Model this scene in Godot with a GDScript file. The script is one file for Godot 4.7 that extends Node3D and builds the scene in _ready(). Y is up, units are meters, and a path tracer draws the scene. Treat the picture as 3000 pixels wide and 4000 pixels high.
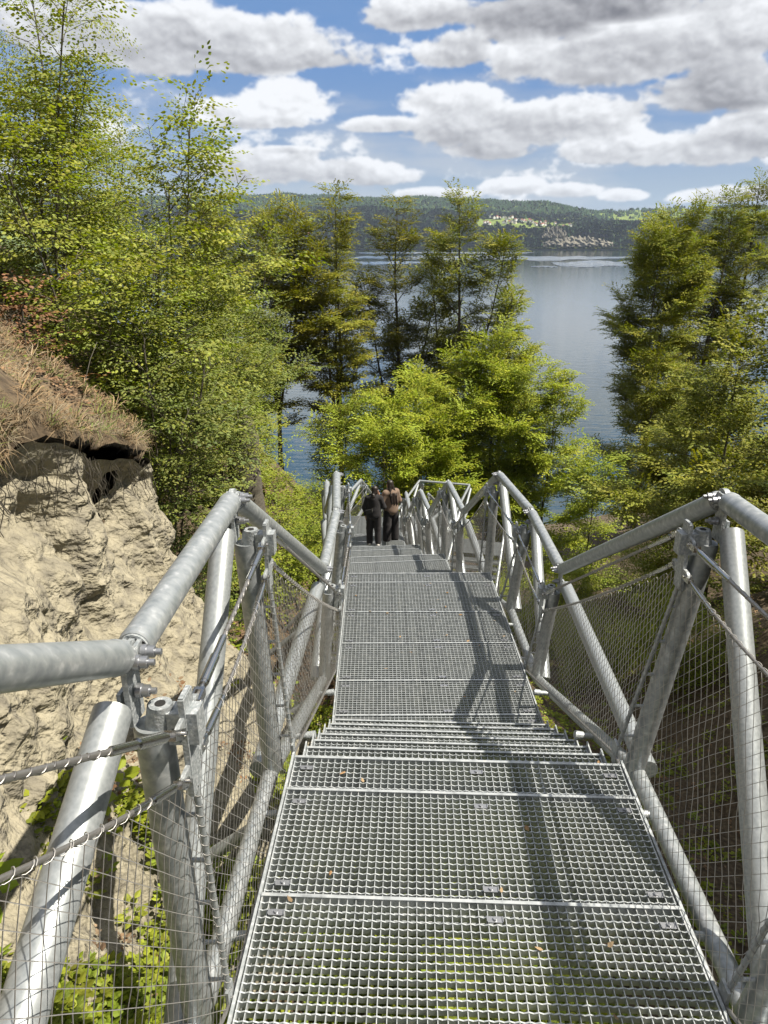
extends Node3D
# A galvanised steel stairway with tube-and-net railings going down a wooded gully towards a lake.
# Positions: x to the right, h metres below the eye, f metres ahead of it.

const CY := 40.0
const FPX := 2774.0
const PITCH := 21.1
var M := {}
var nz := FastNoiseLite.new()
var nz2 := FastNoiseLite.new()
var used := {}

func P(x: float, h: float, f: float) -> Vector3:
	return Vector3(x, CY - h, -f)

# ------------------------------------------------------------------ mesh collector
class MB:
	var v := PackedVector3Array()
	var n := PackedVector3Array()
	var c := PackedColorArray()
	var ix := PackedInt32Array()
	var col := Color(1, 1, 1)
	var use_col := false
	func tri(a: Vector3, b: Vector3, d: Vector3, nn: Vector3) -> void:
		var i := v.size()
		v.push_back(a); n.push_back(nn)
		if (b - a).cross(d - a).dot(nn) > 0.0:
			v.push_back(d); v.push_back(b)
		else:
			v.push_back(b); v.push_back(d)
		n.push_back(nn); n.push_back(nn)
		ix.push_back(i); ix.push_back(i + 1); ix.push_back(i + 2)
		if use_col:
			c.push_back(col); c.push_back(col); c.push_back(col)
	func quad(a: Vector3, b: Vector3, d: Vector3, e: Vector3, nn: Vector3) -> void:
		var i := v.size()
		v.push_back(a); v.push_back(b); v.push_back(d); v.push_back(e)
		for k in 4:
			n.push_back(nn)
			if use_col: c.push_back(col)
		if (b - a).cross(d - a).dot(nn) > 0.0:
			ix.append_array([i, i + 2, i + 1, i, i + 3, i + 2])
		else:
			ix.append_array([i, i + 1, i + 2, i, i + 2, i + 3])
	# a box from its centre, three half-axes
	func box(o: Vector3, a: Vector3, b: Vector3, d: Vector3) -> void:
		for s in [-1.0, 1.0]:
			quad(o + d * s - a - b, o + d * s + a - b, o + d * s + a + b, o + d * s - a + b, d.normalized() * s)
			quad(o + a * s - b - d, o + a * s + b - d, o + a * s + b + d, o + a * s - b + d, a.normalized() * s)
			quad(o + b * s - a - d, o + b * s + a - d, o + b * s + a + d, o + b * s - a + d, b.normalized() * s)
	func bx(x0: float, x1: float, y0: float, y1: float, z0: float, z1: float) -> void:
		box(Vector3((x0 + x1) / 2, (y0 + y1) / 2, (z0 + z1) / 2), Vector3(absf(x1 - x0) / 2, 0, 0), Vector3(0, absf(y1 - y0) / 2, 0), Vector3(0, 0, absf(z1 - z0) / 2))
	# chamfered bar between two points: axis along a-b, half width w along side, half height t along up
	func bar(a: Vector3, b: Vector3, side: Vector3, w: float, t: float) -> void:
		var d := (b - a)
		var s := (side - d.normalized() * side.dot(d.normalized())).normalized()
		var u := d.normalized().cross(s).normalized()
		box((a + b) / 2, d / 2, s * w, u * t)
	func frame(d: Vector3) -> Array:
		var s := d.cross(Vector3.UP)
		if s.length() < 0.01: s = d.cross(Vector3.RIGHT)
		s = s.normalized()
		return [s, s.cross(d).normalized()]
	# smooth tube along points
	func tube(pts: Array, rs: Array, k: int, caps := true) -> void:
		var m := pts.size()
		var base := v.size()
		var d0: Vector3 = (pts[1] - pts[0]).normalized()
		var fr := frame(d0)
		var s: Vector3 = fr[0]
		for i in m:
			var d: Vector3 = (pts[mini(i + 1, m - 1)] - pts[maxi(i - 1, 0)]).normalized()
			s = (s - d * s.dot(d)).normalized()
			var u := s.cross(d)
			var r: float = rs[i]
			for j in k:
				var a := TAU * j / k
				var nn := s * cos(a) + u * sin(a)
				v.push_back(pts[i] + nn * r); n.push_back(nn)
				if use_col: c.push_back(col)
		for i in m - 1:
			for j in k:
				var q := base + i * k
				var j2 := (j + 1) % k
				ix.append_array([q + j, q + j2, q + k + j, q + j2, q + k + j2, q + k + j])
		if caps:
			for e in [0, m - 1]:
				var dd: Vector3 = (pts[0] - pts[1]).normalized() if e == 0 else (pts[m - 1] - pts[m - 2]).normalized()
				var i0 := v.size()
				v.push_back(pts[e]); n.push_back(dd)
				if use_col: c.push_back(col)
				for j in k:
					v.push_back(v[base + e * k + j]); n.push_back(dd)
					if use_col: c.push_back(col)
				for j in k:
					var a1 := i0 + 1 + j
					var b1 := i0 + 1 + (j + 1) % k
					if e == 0: ix.append_array([i0, b1, a1])
					else: ix.append_array([i0, a1, b1])
	func cyl(a: Vector3, b: Vector3, r: float, k := 12) -> void:
		tube([a, b], [r, r], k)
	# thin three-sided wire without caps
	func wire(pts: PackedVector3Array, r: float) -> void:
		var m := pts.size()
		var base := v.size()
		for i in m:
			var d := (pts[mini(i + 1, m - 1)] - pts[maxi(i - 1, 0)]).normalized()
			var s := d.cross(Vector3(0.31, 0.2, 0.93)).normalized()
			var u := s.cross(d)
			for j in 3:
				var nn := s * cos(TAU * j / 3.0) + u * sin(TAU * j / 3.0)
				v.push_back(pts[i] + nn * r); n.push_back(nn)
		for i in m - 1:
			var q := base + i * 3
			for j in 3:
				var j2 := (j + 1) % 3
				ix.append_array([q + j, q + j2, q + 3 + j, q + j2, q + 3 + j2, q + 3 + j])
	# grid of points (rows x cols) with smooth normals
	func sheet(pts: PackedVector3Array, rows: int, cols: int, cols_c := PackedColorArray(), up_hint := Vector3.UP) -> void:
		var base := v.size()
		v.append_array(pts)
		if cols_c.size(): c.append_array(cols_c)
		for r in rows:
			for k in cols:
				var a := pts[r * cols + mini(k + 1, cols - 1)] - pts[r * cols + maxi(k - 1, 0)]
				var b := pts[mini(r + 1, rows - 1) * cols + k] - pts[maxi(r - 1, 0) * cols + k]
				var nn := a.cross(b).normalized()
				n.push_back(nn if nn.dot(up_hint) >= 0 else -nn)
		var flip := 0.0
		var rm := rows / 2 - 1
		var cm := cols / 2
		flip = (pts[rm * cols + cm + 1] - pts[rm * cols + cm]).cross(pts[(rm + 1) * cols + cm] - pts[rm * cols + cm]).dot(n[base + rm * cols + cm])
		for r in rows - 1:
			for k in cols - 1:
				var q := base + r * cols + k
				if flip < 0: ix.append_array([q, q + 1, q + cols, q + 1, q + cols + 1, q + cols])
				else: ix.append_array([q, q + cols, q + 1, q + 1, q + cols, q + cols + 1])
	func mesh() -> ArrayMesh:
		var a := []
		a.resize(Mesh.ARRAY_MAX)
		a[Mesh.ARRAY_VERTEX] = v
		a[Mesh.ARRAY_NORMAL] = n
		if c.size() == v.size() and c.size() > 0: a[Mesh.ARRAY_COLOR] = c
		a[Mesh.ARRAY_INDEX] = ix
		var m := ArrayMesh.new()
		m.add_surface_from_arrays(Mesh.PRIMITIVE_TRIANGLES, a)
		return m

# ------------------------------------------------------------------ scene graph helpers
func numbered(s: String) -> String:
	if not used.has(s):
		used[s] = 0
		return s
	used[s] += 1
	return "%s_%03d" % [s, used[s]]

func thing(called: String, label: String, category: String, at := Vector3.ZERO, turn := 0.0, group := "") -> Node3D:
	var o := Node3D.new()
	o.name = numbered(called)
	add_child(o)
	o.position = at
	o.rotation.y = turn
	tag(o, label, category, group)
	return o

func tag(o: Node, label: String, category: String, group := "", kind := "") -> void:
	if label: o.set_meta("label", label)
	if category: o.set_meta("category", category)
	if group: o.set_meta("group", group)
	if kind: o.set_meta("kind", kind)

func part(called: String, m: Mesh, mat: Material, parent: Node) -> MeshInstance3D:
	var o := MeshInstance3D.new()
	o.name = called
	o.mesh = m
	o.material_override = mat
	parent.add_child(o, true)
	return o

func top(called: String, m: Mesh, mat: Material, label: String, category: String, group := "", kind := "") -> MeshInstance3D:
	var o := MeshInstance3D.new()
	o.name = numbered(called)
	o.mesh = m
	o.material_override = mat
	add_child(o)
	tag(o, label, category, group, kind)
	return o

func scatter(called: String, m: Mesh, mat: Material, tf: Array, cols: Array, parent: Node) -> MultiMeshInstance3D:
	var mm := MultiMesh.new()
	mm.transform_format = MultiMesh.TRANSFORM_3D
	mm.use_colors = true
	mm.mesh = m
	mm.instance_count = tf.size()
	for i in tf.size():
		mm.set_instance_transform(i, tf[i])
		mm.set_instance_color(i, cols[i])
	var o := MultiMeshInstance3D.new()
	o.name = called if parent != self else numbered(called)
	o.multimesh = mm
	o.material_override = mat
	parent.add_child(o, true)
	return o

# ------------------------------------------------------------------ materials
func ramp(cs: Array) -> Gradient:
	var g := Gradient.new()
	var off := PackedFloat32Array()
	var cc := PackedColorArray()
	for e in cs:
		off.push_back(e[0]); cc.push_back(e[1].linear_to_srgb())
	g.offsets = off
	g.colors = cc
	return g

func noise_tex(sd: int, freq: float, cs: Array, oct := 4, size := 512, kind := FastNoiseLite.TYPE_SIMPLEX_SMOOTH, fractal := FastNoiseLite.FRACTAL_FBM) -> NoiseTexture2D:
	var t := NoiseTexture2D.new()
	var fn := FastNoiseLite.new()
	fn.seed = sd
	fn.noise_type = kind
	fn.frequency = freq
	fn.fractal_type = fractal
	fn.fractal_octaves = oct
	t.noise = fn
	t.width = size
	t.height = size
	t.seamless = true
	if cs.size(): t.color_ramp = ramp(cs)
	return t

func mat(alb: Color, rough: float, metal := 0.0) -> StandardMaterial3D:
	var m := StandardMaterial3D.new()
	m.albedo_color = alb.linear_to_srgb()
	m.roughness = rough
	m.metallic = metal
	return m

func tri_mat(t: Texture2D, scale: float, rough: float, metal := 0.0, bump: Texture2D = null, bump_cm := 0.0) -> StandardMaterial3D:
	var m := StandardMaterial3D.new()
	m.albedo_texture = t
	m.uv1_triplanar = true
	m.uv1_world_triplanar = true
	m.uv1_scale = Vector3.ONE * scale
	m.roughness = rough
	m.metallic = metal
	if bump:
		m.heightmap_enabled = true
		m.heightmap_texture = bump
		m.heightmap_scale = bump_cm
	return m

func leaf_mat(back := 0.7) -> StandardMaterial3D:
	var m := StandardMaterial3D.new()
	m.vertex_color_use_as_albedo = true
	m.roughness = 0.55
	m.metallic_specular = 0.35
	m.backlight_enabled = true
	m.backlight = Color(back * 0.95, back, back * 0.4)
	m.cull_mode = BaseMaterial3D.CULL_DISABLED
	return m

func materials() -> void:
	var steel_t := noise_tex(3, 0.022, [[0.0, Color(.20, .225, .24)], [0.3, Color(.27, .295, .31)], [0.5, Color(.325, .35, .365)], [0.7, Color(.37, .39, .405)], [0.85, Color(.50, .52, .53)], [1.0, Color(.58, .59, .60)]], 6)
	var bump_f := noise_tex(8, 0.03, [], 4)
	M.steel = tri_mat(steel_t, 1.6, 0.44, 0.55)
	M.steel.metallic_specular = 0.5
	var spang := noise_tex(5, 0.05, [[0.0, Color(.23, .255, .27)], [0.5, Color(.33, .355, .37)], [1.0, Color(.44, .46, .475)]], 2, 512, FastNoiseLite.TYPE_CELLULAR)
	M.steel_spangle = tri_mat(spang, 2.4, 0.4, 0.5)
	M.cast = tri_mat(steel_t, 4.0, 0.5, 0.4, bump_f, 0.25)
	var grate_t := noise_tex(11, 0.02, [[0.0, Color(.21, .225, .235)], [0.4, Color(.37, .395, .41)], [0.7, Color(.44, .465, .48)], [0.9, Color(.50, .51, .50)], [1.0, Color(.44, .41, .35)]], 5)
	M.grating = tri_mat(grate_t, 1.2, 0.42, 0.45)
	M.dull_steel = tri_mat(steel_t, 2.5, 0.55, 0.35)
	M.stainless = mat(Color(.50, .49, .47), 0.24, 1.0)
	M.bolt = mat(Color(.33, .34, .36), 0.38, 0.8)
	M.cable = mat(Color(.30, .29, .28), 0.42, 0.8)
	M.wire = mat(Color(.42, .41, .40), 0.42, 0.5)
	M.hole_shade = mat(Color(.01, .01, .01), 0.9)  # near black, paints the shade inside holes that are not cut
	var sand_t := noise_tex(21, 0.013, [[0.0, Color(.09, .082, .065)], [0.30, Color(.15, .137, .107)], [0.42, Color(.18, .163, .122)], [0.5, Color(.235, .213, .155)], [0.66, Color(.265, .24, .175)], [1.0, Color(.32, .292, .22)]], 7, 1024)
	var sand_b := noise_tex(22, 0.014, [], 6, 1024)
	var sand_g := noise_tex(23, 0.034, [], 6, 1024)
	M.sand = tri_mat(sand_t, 0.5, 0.95, 0.0, sand_g, 4.2)
	var soil_t := noise_tex(31, 0.02, [[0.0, Color(.025, .018, .010)], [0.4, Color(.06, .042, .024)], [0.6, Color(.10, .072, .042)], [0.8, Color(.15, .115, .07)], [1.0, Color(.22, .18, .115)]], 6, 1024)
	M.soil = tri_mat(soil_t, 0.35, 0.95, 0.0, sand_b, 4.0)
	var bark_t := noise_tex(41, 0.03, [[0.0, Color(.03, .026, .02)], [0.5, Color(.085, .075, .058)], [1.0, Color(.17, .155, .125)]], 5)
	M.bark = tri_mat(bark_t, 1.2, 0.9)
	M.leaf = leaf_mat(0.85)
	M.needle = leaf_mat(0.25)
	M.dry = leaf_mat(0.3)
	M.dry.roughness = 0.85
	M.plain = StandardMaterial3D.new()
	M.plain.vertex_color_use_as_albedo = true
	M.plain.roughness = 0.9
	M.plain.metallic_specular = 0.2

# ------------------------------------------------------------------ camera, sky, sun
func px_dir(u: float, w: float) -> Vector3:
	return (Basis(Vector3.RIGHT, deg_to_rad(-PITCH)) * Vector3((u - 1500) / FPX, -(w - 2000) / FPX, -1)).normalized()

func sky_image() -> Image:
	var W := 4096
	var H := 2048
	var img := Image.create(W, H, false, Image.FORMAT_RGBF)
	# clouds as [azimuth, elevation, half width, half height, greyness] in degrees
	var cl := []
	var seen := [[430, 105, 330, 95, .45], [190, 70, 190, 100, .45], [650, 130, 120, 35, .45], [620, 228, 122, 62, .0], [470, 240, 48, 30, .12], [560, 262, 130, 22, .35],
		[1240, 25, 330, 45, 1.0], [900, 30, 130, 55, .35], [985, 112, 80, 48, .5], [1150, 60, 140, 50, .8],
		[1330, 140, 270, 82, .5], [1130, 135, 75, 62, .2], [1540, 200, 180, 70, .75], [1560, 70, 170, 90, .35],
		[960, 222, 130, 42, .15], [1060, 280, 200, 62, .45], [1250, 260, 180, 60, .4], [1320, 315, 110, 52, .25], [1480, 330, 150, 50, .3], [1060, 325, 90, 30, .6], [1600, 300, 120, 60, .5],
		[560, 372, 170, 50, .4], [740, 378, 160, 34, .3], [830, 272, 90, 22, .3], [620, 325, 70, 10, .05], [1110, 405, 70, 20, .1], [1230, 414, 70, 18, .12], [1350, 424, 60, 18, .1], [940, 420, 90, 14, .2], [1560, 425, 120, 25, .25]]
	for e in seen:
		var d := px_dir(e[0] * 1.8083, e[1] * 1.8083)
		var d2 := px_dir((e[0] + 40) * 1.8083, e[1] * 1.8083)
		var d3 := px_dir(e[0] * 1.8083, (e[1] + 40) * 1.8083)
		var az := rad_to_deg(atan2(d.x, -d.z))
		var el := rad_to_deg(asin(d.y))
		var kx := absf(rad_to_deg(atan2(d2.x, -d2.z)) - az) / 40.0
		var ky := absf(rad_to_deg(asin(d3.y)) - el) / 40.0
		cl.append([az, el, e[2] * kx, e[3] * ky, e[4]])
	var r := RandomNumberGenerator.new()
	r.seed = 77
	for i in 100:
		var az := r.randf_range(-180, 180)
		var el := 3.0 + 75.0 * pow(r.randf(), 1.4)
		if absf(az) < 42 and el < 18: continue
		var s := 1.0 + el / 16.0
		cl.append([az, el, r.randf_range(5, 13) * s, r.randf_range(1.6, 3.6) * s, r.randf_range(.1, .6)])
	var n1 := FastNoiseLite.new()
	n1.seed = 5
	n1.frequency = 0.11
	n1.fractal_octaves = 6
	n1.fractal_gain = 0.52
	var n2 := FastNoiseLite.new()
	n2.seed = 9
	n2.frequency = 0.34
	n2.fractal_octaves = 5
	n2.fractal_gain = 0.55
	var y := 0
	while y < H:
		var el := 90.0 - (y + 0.5) / H * 180.0
		var fine_row := el < 17.5 and el > -0.5
		var sy := 1 if fine_row else 8
		var near_rows := []
		for e in cl:
			if absf(el - e[1]) < e[3] * 1.9: near_rows.append(e)
		var t := clampf(el / 30.0, 0, 1)
		var air := Color(.50, .62, .74).lerp(Color(.19, .37, .72), smoothstep(0.0, 0.40, t)).lerp(Color(.12, .25, .54), smoothstep(0.42, 1.0, t))
		var x := 0
		while x < W:
			var az := fposmod((x + 0.5) / W * 360.0 + 180.0, 360.0) - 180.0
			var fine := fine_row and absf(az) < 42.0
			var sx := 1 if fine else 8
			var col := air
			if el > -1.0:
				var q := n1.get_noise_2d(az, el * 1.9)
				var dens := 0.0
				var grey := 0.0
				var rise := 0.0
				var ws := 0.0001
				for e in near_rows:
					var ax: float = az - e[0] + 540.0
					ax = fposmod(ax, 360.0) - 180.0
					var dx: float = ax / e[2]
					if absf(dx) > 1.8: continue
					var dy: float = (el - e[1]) / e[3]
					if dy < 0: dy *= 1.6
					var dd := 1.25 - sqrt(dx * dx + dy * dy)
					if dd > 0:
						dens = maxf(dens, dd)
						grey += e[4] * dd
						rise += dy * dd
						ws += dd
				var q2 := 0.42 - 1.9 * absf(n2.get_noise_2d(az + 40, el * 1.7))
				var a := dens * 1.6 - 0.24 + q * 0.85 + q2 * 0.30
				var veil := clampf(0.18 + q * 0.5 + n1.get_noise_2d(az * 0.4, el * 3.0 + 90) * 0.7, 0, 0.5) * smoothstep(16.0, 5.0, el)
				var alpha := clampf(smoothstep(-0.05, 0.32, a), 0, 1)
				grey /= ws
				rise /= ws
				var qb := n1.get_noise_2d(az + 0.55, el * 1.9 + 1.25) * 0.75 + (0.42 - 1.9 * absf(n2.get_noise_2d(az + 40.3, (el + 0.35) * 1.7))) * 0.30
				var relief := (q * 0.75 + q2 * 0.30 - qb)
				var b := 1.17 - grey * 0.50 + rise * 0.20 * (1.0 - 0.3 * grey) + relief * 0.40 - smoothstep(0.3, 1.1, a) * 0.10
				b = clampf(b, 0.30, 1.12)
				b = b * b * 0.55 + b * 0.42
				var cc := Color(b * 0.97, b * 0.99, b * 1.03 + 0.035 * (1.0 - b))
				col = air.lerp(Color(.72, .76, .82), veil).lerp(cc, alpha)
			if sx == 1:
				img.set_pixel(x, y, col)
			else:
				img.fill_rect(Rect2i(x, y, sx, sy), col)
			x += sx
		y += sy
	return img

func camera_sky_sun() -> void:
	var cam := Camera3D.new()
	cam.name = "camera"
	add_child(cam)
	cam.position = P(0, 0, 0)
	cam.rotation_degrees = Vector3(-PITCH, 0, 0)
	cam.fov = rad_to_deg(2.0 * atan(2000.0 / FPX))
	cam.near = 0.05
	cam.far = 12000
	cam.current = true
	var env := Environment.new()
	env.background_mode = Environment.BG_SKY
	var ps := PanoramaSkyMaterial.new()
	ps.panorama = ImageTexture.create_from_image(sky_image())
	var sk := Sky.new()
	sk.sky_material = ps
	env.sky = sk
	env.background_energy_multiplier = 0.42
	env.tonemap_mode = Environment.TONE_MAPPER_LINEAR
	env.tonemap_exposure = 2.02
	env.sdfgi_enabled = true
	env.ssao_enabled = true
	env.ssil_enabled = true
	env.fog_enabled = true
	env.fog_density = 0.000045
	env.fog_light_color = Color(.78, .85, .95)
	var we := WorldEnvironment.new()
	we.name = "world_environment"
	we.environment = env
	add_child(we)
	var sun := DirectionalLight3D.new()
	sun.name = "sun"
	add_child(sun)
	sun.light_energy = 1.6
	sun.light_color = Color(1.0, .965, .90)
	sun.light_angular_distance = 0.5
	sun.shadow_enabled = true
	sun.look_at_from_position(Vector3.ZERO, Vector3(-.61, -1.0, -.06))

# ------------------------------------------------------------------ the stairway deck
const HALF := 0.875
const RUN := 0.275
const RISE := 0.171

func xc(f: float) -> float:
	if f < 4.75: return .455 + .0385 * (f - 4.75)
	if f < 8.0: return .455 - .0077 * (f - 4.75)
	return .43 - .084 * (f - 8.0)

func yaw_at(f: float) -> float:
	if f < 4.75: return -atan(.0385)
	if f < 8.0: return atan(.0077)
	return atan(.084)

# levels: landing edges [start f, height, panel edges...]
var landings := [
	{"h": 2.60, "e": [1.50, 2.20, 2.84, 3.10]},
	{"h": 3.817, "e": [4.75, 5.06, 5.60, 6.28, 6.96, 7.72, 8.0]},
	{"h": 5.12, "e": [9.65, 10.3, 10.97, 11.24]},
	{"h": 6.32, "e": [12.89, 13.5, 14.13, 14.37]},
	{"h": 7.52, "e": [16.02, 16.7, 17.35, 17.9]}]

func deck_h(f: float) -> float:
	var pts := [[-3.0, 1.57], [-.15, 1.57], [1.5, 2.60], [3.1, 2.62], [4.75, 3.82], [8.0, 3.92], [9.65, 5.12], [11.24, 5.15], [12.89, 6.32], [14.37, 6.35], [16.02, 7.52], [18.5, 7.55], [40, 14.0]]
	for i in pts.size() - 1:
		if f <= pts[i + 1][0]:
			return lerpf(pts[i][1], pts[i + 1][1], clampf((f - pts[i][0]) / (pts[i + 1][0] - pts[i][0]), 0, 1))
	return 14.0

# welded grating: x from -w to w, top at y 0, going back from z 0 to -len
func grating(w: float, length: float, toothed: bool) -> ArrayMesh:
	var b := MB.new()
	var dp := 0.032
	var nx := int(round(2 * w / 0.0365))
	var px := 2 * w / nx
	var nzb := maxi(2, int(round(length / 0.034)))
	var pz := length / nzb
	for i in nx + 1:
		var x := -w + i * px
		var t := 0.0017 if i > 0 and i < nx else 0.003
		x = clampf(x, -w + 0.003, w - 0.003)
		b.bx(x - t, x + t, -dp, -0.003 if i > 0 and i < nx else 0.0, -length, 0)
	for j in nzb + 1:
		var z := -clampf(j * pz, 0.003, length - 0.003)
		var edge := j == 0 or j == nzb
		var t := 0.0034 if edge else 0.0027
		if edge or not toothed:
			b.bx(-w, w, -dp, 0.001, z - t, z + t)
			continue
		var m := nx * 2
		var st := 2 * w / m
		for k in m:
			var x0 := -w + k * st
			var y0 := 0.002 if k % 2 == 0 else -0.0045
			var y1 := -0.0045 if k % 2 == 0 else 0.002
			var A := Vector3(x0, y0, z)
			var B := Vector3(x0 + st, y1, z)
			var tz := Vector3(0, 0, t)
			b.quad(A + tz, B + tz, B - tz, A - tz, Vector3(-(y1 - y0), st, 0).normalized())
			for s in [-1.0, 1.0]:
				b.quad(A + tz * s, B + tz * s, Vector3(x0 + st, -dp, z + t * s), Vector3(x0, -dp, z + t * s), Vector3(0, 0, s))
	return b.mesh()

func nosing(w: float) -> ArrayMesh:
	var b := MB.new()
	b.bx(-w, w, -0.072, 0.004, -0.004, 0.0)
	b.bx(-w, w, 0.002, 0.0065, -0.006, 0.010)
	b.bx(-w, w, -0.076, -0.072, -0.004, 0.045)
	return b.mesh()

func clip_mesh() -> ArrayMesh:
	var b := MB.new()
	b.bx(-.03, .03, .001, .004, -.014, .014)
	b.bx(-.034, -.030, -.016, .009, -.012, .012)
	b.bx(.030, .034, -.016, .009, -.012, .012)
	b.cyl(Vector3(0, .004, 0), Vector3(0, .012, 0), .009, 6)
	b.cyl(Vector3(0, -.06, 0), Vector3(0, .004, 0), .004, 6)
	return b.mesh()

func build_deck() -> void:
	var gr_cache := {}
	var nos := nosing(HALF)
	var clip := clip_mesh()
	var landing_labels := ["wide grating landing between the sand cliff face and the shaded gully", "long grating landing of six panels below the first flight of steps", "grating landing below the long six panel landing",
		"grating landing just above the flight that ends at the two women", "grating landing on which the two women stand"]
	var li := 0
	for L in landings:
		var e: Array = L.e
		var f0: float = e[0]
		var yaw := yaw_at((e[0] + e[-1]) / 2)
		var t := thing("stair_landing", landing_labels[li], "landing", P(xc(f0), L.h, f0), yaw)
		var ca := cos(yaw)
		for k in e.size() - 1:
			var ln: float = (e[k + 1] - e[k]) / ca
			var near: bool = e[k] < 4.0
			var key := "%d_%s" % [int(ln * 1000), near]
			if not gr_cache.has(key): gr_cache[key] = grating(HALF, ln - 0.008, near)
			var z0: float = -(e[k] - f0) / ca
			var dy := -0.018 * k
			var g := part("grating_panel", gr_cache[key], M.grating, t)
			g.position = Vector3(0, dy, z0)
			var ns := part("nosing", nos, M.grating, g)
			ns.position = Vector3(0, 0, -ln + 0.006)
			if e[k] < 9:
				for cx in [-.80, .10, .80]:
					for cz in ([-.07, -ln + .09] if ln > .5 else [-ln + .09]):
						var cp := part("fixing_clip", clip, M.bolt, g)
						cp.position = Vector3(cx, 0, cz)
			var bm := MB.new()
			bm.bx(-HALF, HALF, -.15, -.045, -.05, -.044)
			bm.bx(-HALF, HALF, -.051, -.045, -.044, 0.0)
			var cb := part("cross_beam", bm.mesh(), M.dull_steel, t)
			cb.position = Vector3(0, dy - .03, z0 - ln * 0.98 + .05)
		for s in [-1.0, 1.0]:
			var lt: float = (e[-1] - e[0]) / ca
			var sm := MB.new()
			sm.bar(Vector3(s * (HALF + .012), -.075, .02), Vector3(s * (HALF + .012), -.075 - .018 * (e.size() - 2), -lt - .02), Vector3(1, 0, 0), .006, .085)
			part("stringer", sm.mesh(), M.dull_steel, t)
		li += 1
	# flights: between landings, plus the one the viewer stands on
	var flights := [[-.15, 1.57, 6, "short grating flight leading down onto the landing beside the sand cliff"], [3.10, 2.636, 7, "first grating flight below the sand cliff, its steps crossed by the truss shadow"], [8.0, 3.907, 7, "grating flight falling away below the six panel landing"],
		[11.24, 5.156, 7, "middle grating flight between two three panel landings"], [14.37, 6.356, 7, "last grating flight above the landing with the two women"]]
	var tread := grating(HALF - .02, .285, false)
	var tread_near := grating(HALF - .02, .285, true)
	var plate := MB.new()
	plate.bx(-.004, .004, -.07, .03, -.30, .03)
	var plm := plate.mesh()
	var nos2 := nosing(HALF - .02)
	for F in flights:
		var f0: float = F[0]
		var yaw := yaw_at(f0)
		var t := thing("stair_flight", F[3], "stairs", P(xc(f0), F[1], f0), yaw)
		var n: int = F[2]
		var rise: float = RISE
		if f0 == -.15: rise = (2.60 - 1.57) / n
		for k in range(1, n):
			var tr := part("tread", tread_near if f0 < 4 else tread, M.grating, t)
			tr.position = Vector3(0, -rise * k, -RUN * (k - 1) / cos(yaw))
			var ns := part("nosing", nos2, M.grating, tr)
			ns.position = Vector3(0, 0, -.279)
			for s in [-1.0, 1.0]:
				var sp := part("side_plate", plm, M.dull_steel, tr)
				sp.position = Vector3(s * (HALF - .012), 0, 0)
			if f0 < 4 and f0 > 0:
				for cx in [-.78, .08, .78]:
					var cp := part("fixing_clip", clip, M.bolt, tr)
					cp.position = Vector3(cx, 0, -.08)
		for s in [-1.0, 1.0]:
			var sm := MB.new()
			sm.bar(Vector3(s * (HALF + .012), -.12, .05), Vector3(s * (HALF + .012), -rise * n - .10, -RUN * (n - 1) - .02), Vector3(1, 0, 0), .006, .08)
			part("stringer", sm.mesh(), M.dull_steel, t)
	# upper landing behind the viewer
	var u := thing("stair_landing", "upper grating landing at the head of the stairway", "landing", P(xc(-1.7), 1.57, -1.7), yaw_at(0))
	part("grating_panel", grating(HALF, 1.55, false), M.grating, u)

# ------------------------------------------------------------------ truss railings
# stations: f, h of the handrail joint, x of the joint on the cliff side and on the gully side
var stations := [[-2.2, -.55, -1.10, 1.10], [.3, .28, -.92, 1.56], [1.75, 1.12, -.735, 1.60], [3.2, 1.165, -.725, 1.63], [5.79, 2.79, -.55, 1.598], [7.23, 2.79, -.522, 1.609], [8.64, 2.82, -.606, 1.473],
	[10.55, 4.07, -.91, 1.27], [12.0, 4.06, -1.02, 1.146], [13.67, 5.27, -1.10, .945], [14.98, 5.27, -1.20, .817], [16.8, 6.47, -1.33, .665], [18.3, 6.50, -1.45, .60]]

var head_cache := {}

func hex_bolt(b: MB, a: Vector3, d: Vector3, r: float) -> void:
	b.cyl(a, a + d * r * 1.0, r * 1.35, 12)
	b.cyl(a + d * r * 1.0, a + d * r * 2.4, r * 1.12, 6)
	b.cyl(a + d * r * 2.4, a + d * r * 3.6, r * .6, 8)

func cable_pts(a: Vector3, b: Vector3, sag: float, k: int) -> Array:
	var o := []
	for i in k + 1:
		var t := float(i) / k
		o.append(a.lerp(b, t) + Vector3(0, -sag * 4 * t * (1 - t), 0))
	return o

# a turnbuckle: fork, threaded rod, sleeve, swaged end
func turnbuckle(b: MB, a: Vector3, d: Vector3, side: Vector3, s: float) -> void:
	var u := d.cross(side).normalized()
	for k in [-1.0, 1.0]:
		b.box(a + d * .022 * s + side * .013 * s * k, d * .030 * s, side * .004 * s, u * .015 * s)
	b.box(a + d * .055 * s, d * .008 * s, side * .017 * s, u * .015 * s)
	b.cyl(a - side * .024 * s, a + side * .024 * s, .009 * s, 10)
	b.cyl(a + d * .06 * s, a + d * .105 * s, .009 * s, 10)
	b.cyl(a + d * .095 * s, a + d * .108 * s, .0155 * s, 6)
	b.tube([a + d * .108 * s, a + d * .112 * s, a + d * .27 * s, a + d * .275 * s], [.012 * s, .0165 * s, .0165 * s, .012 * s], 14)
	b.tube([a + d * .275 * s, a + d * .40 * s, a + d * .41 * s], [.0125 * s, .0125 * s, .009 * s], 12)

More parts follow.
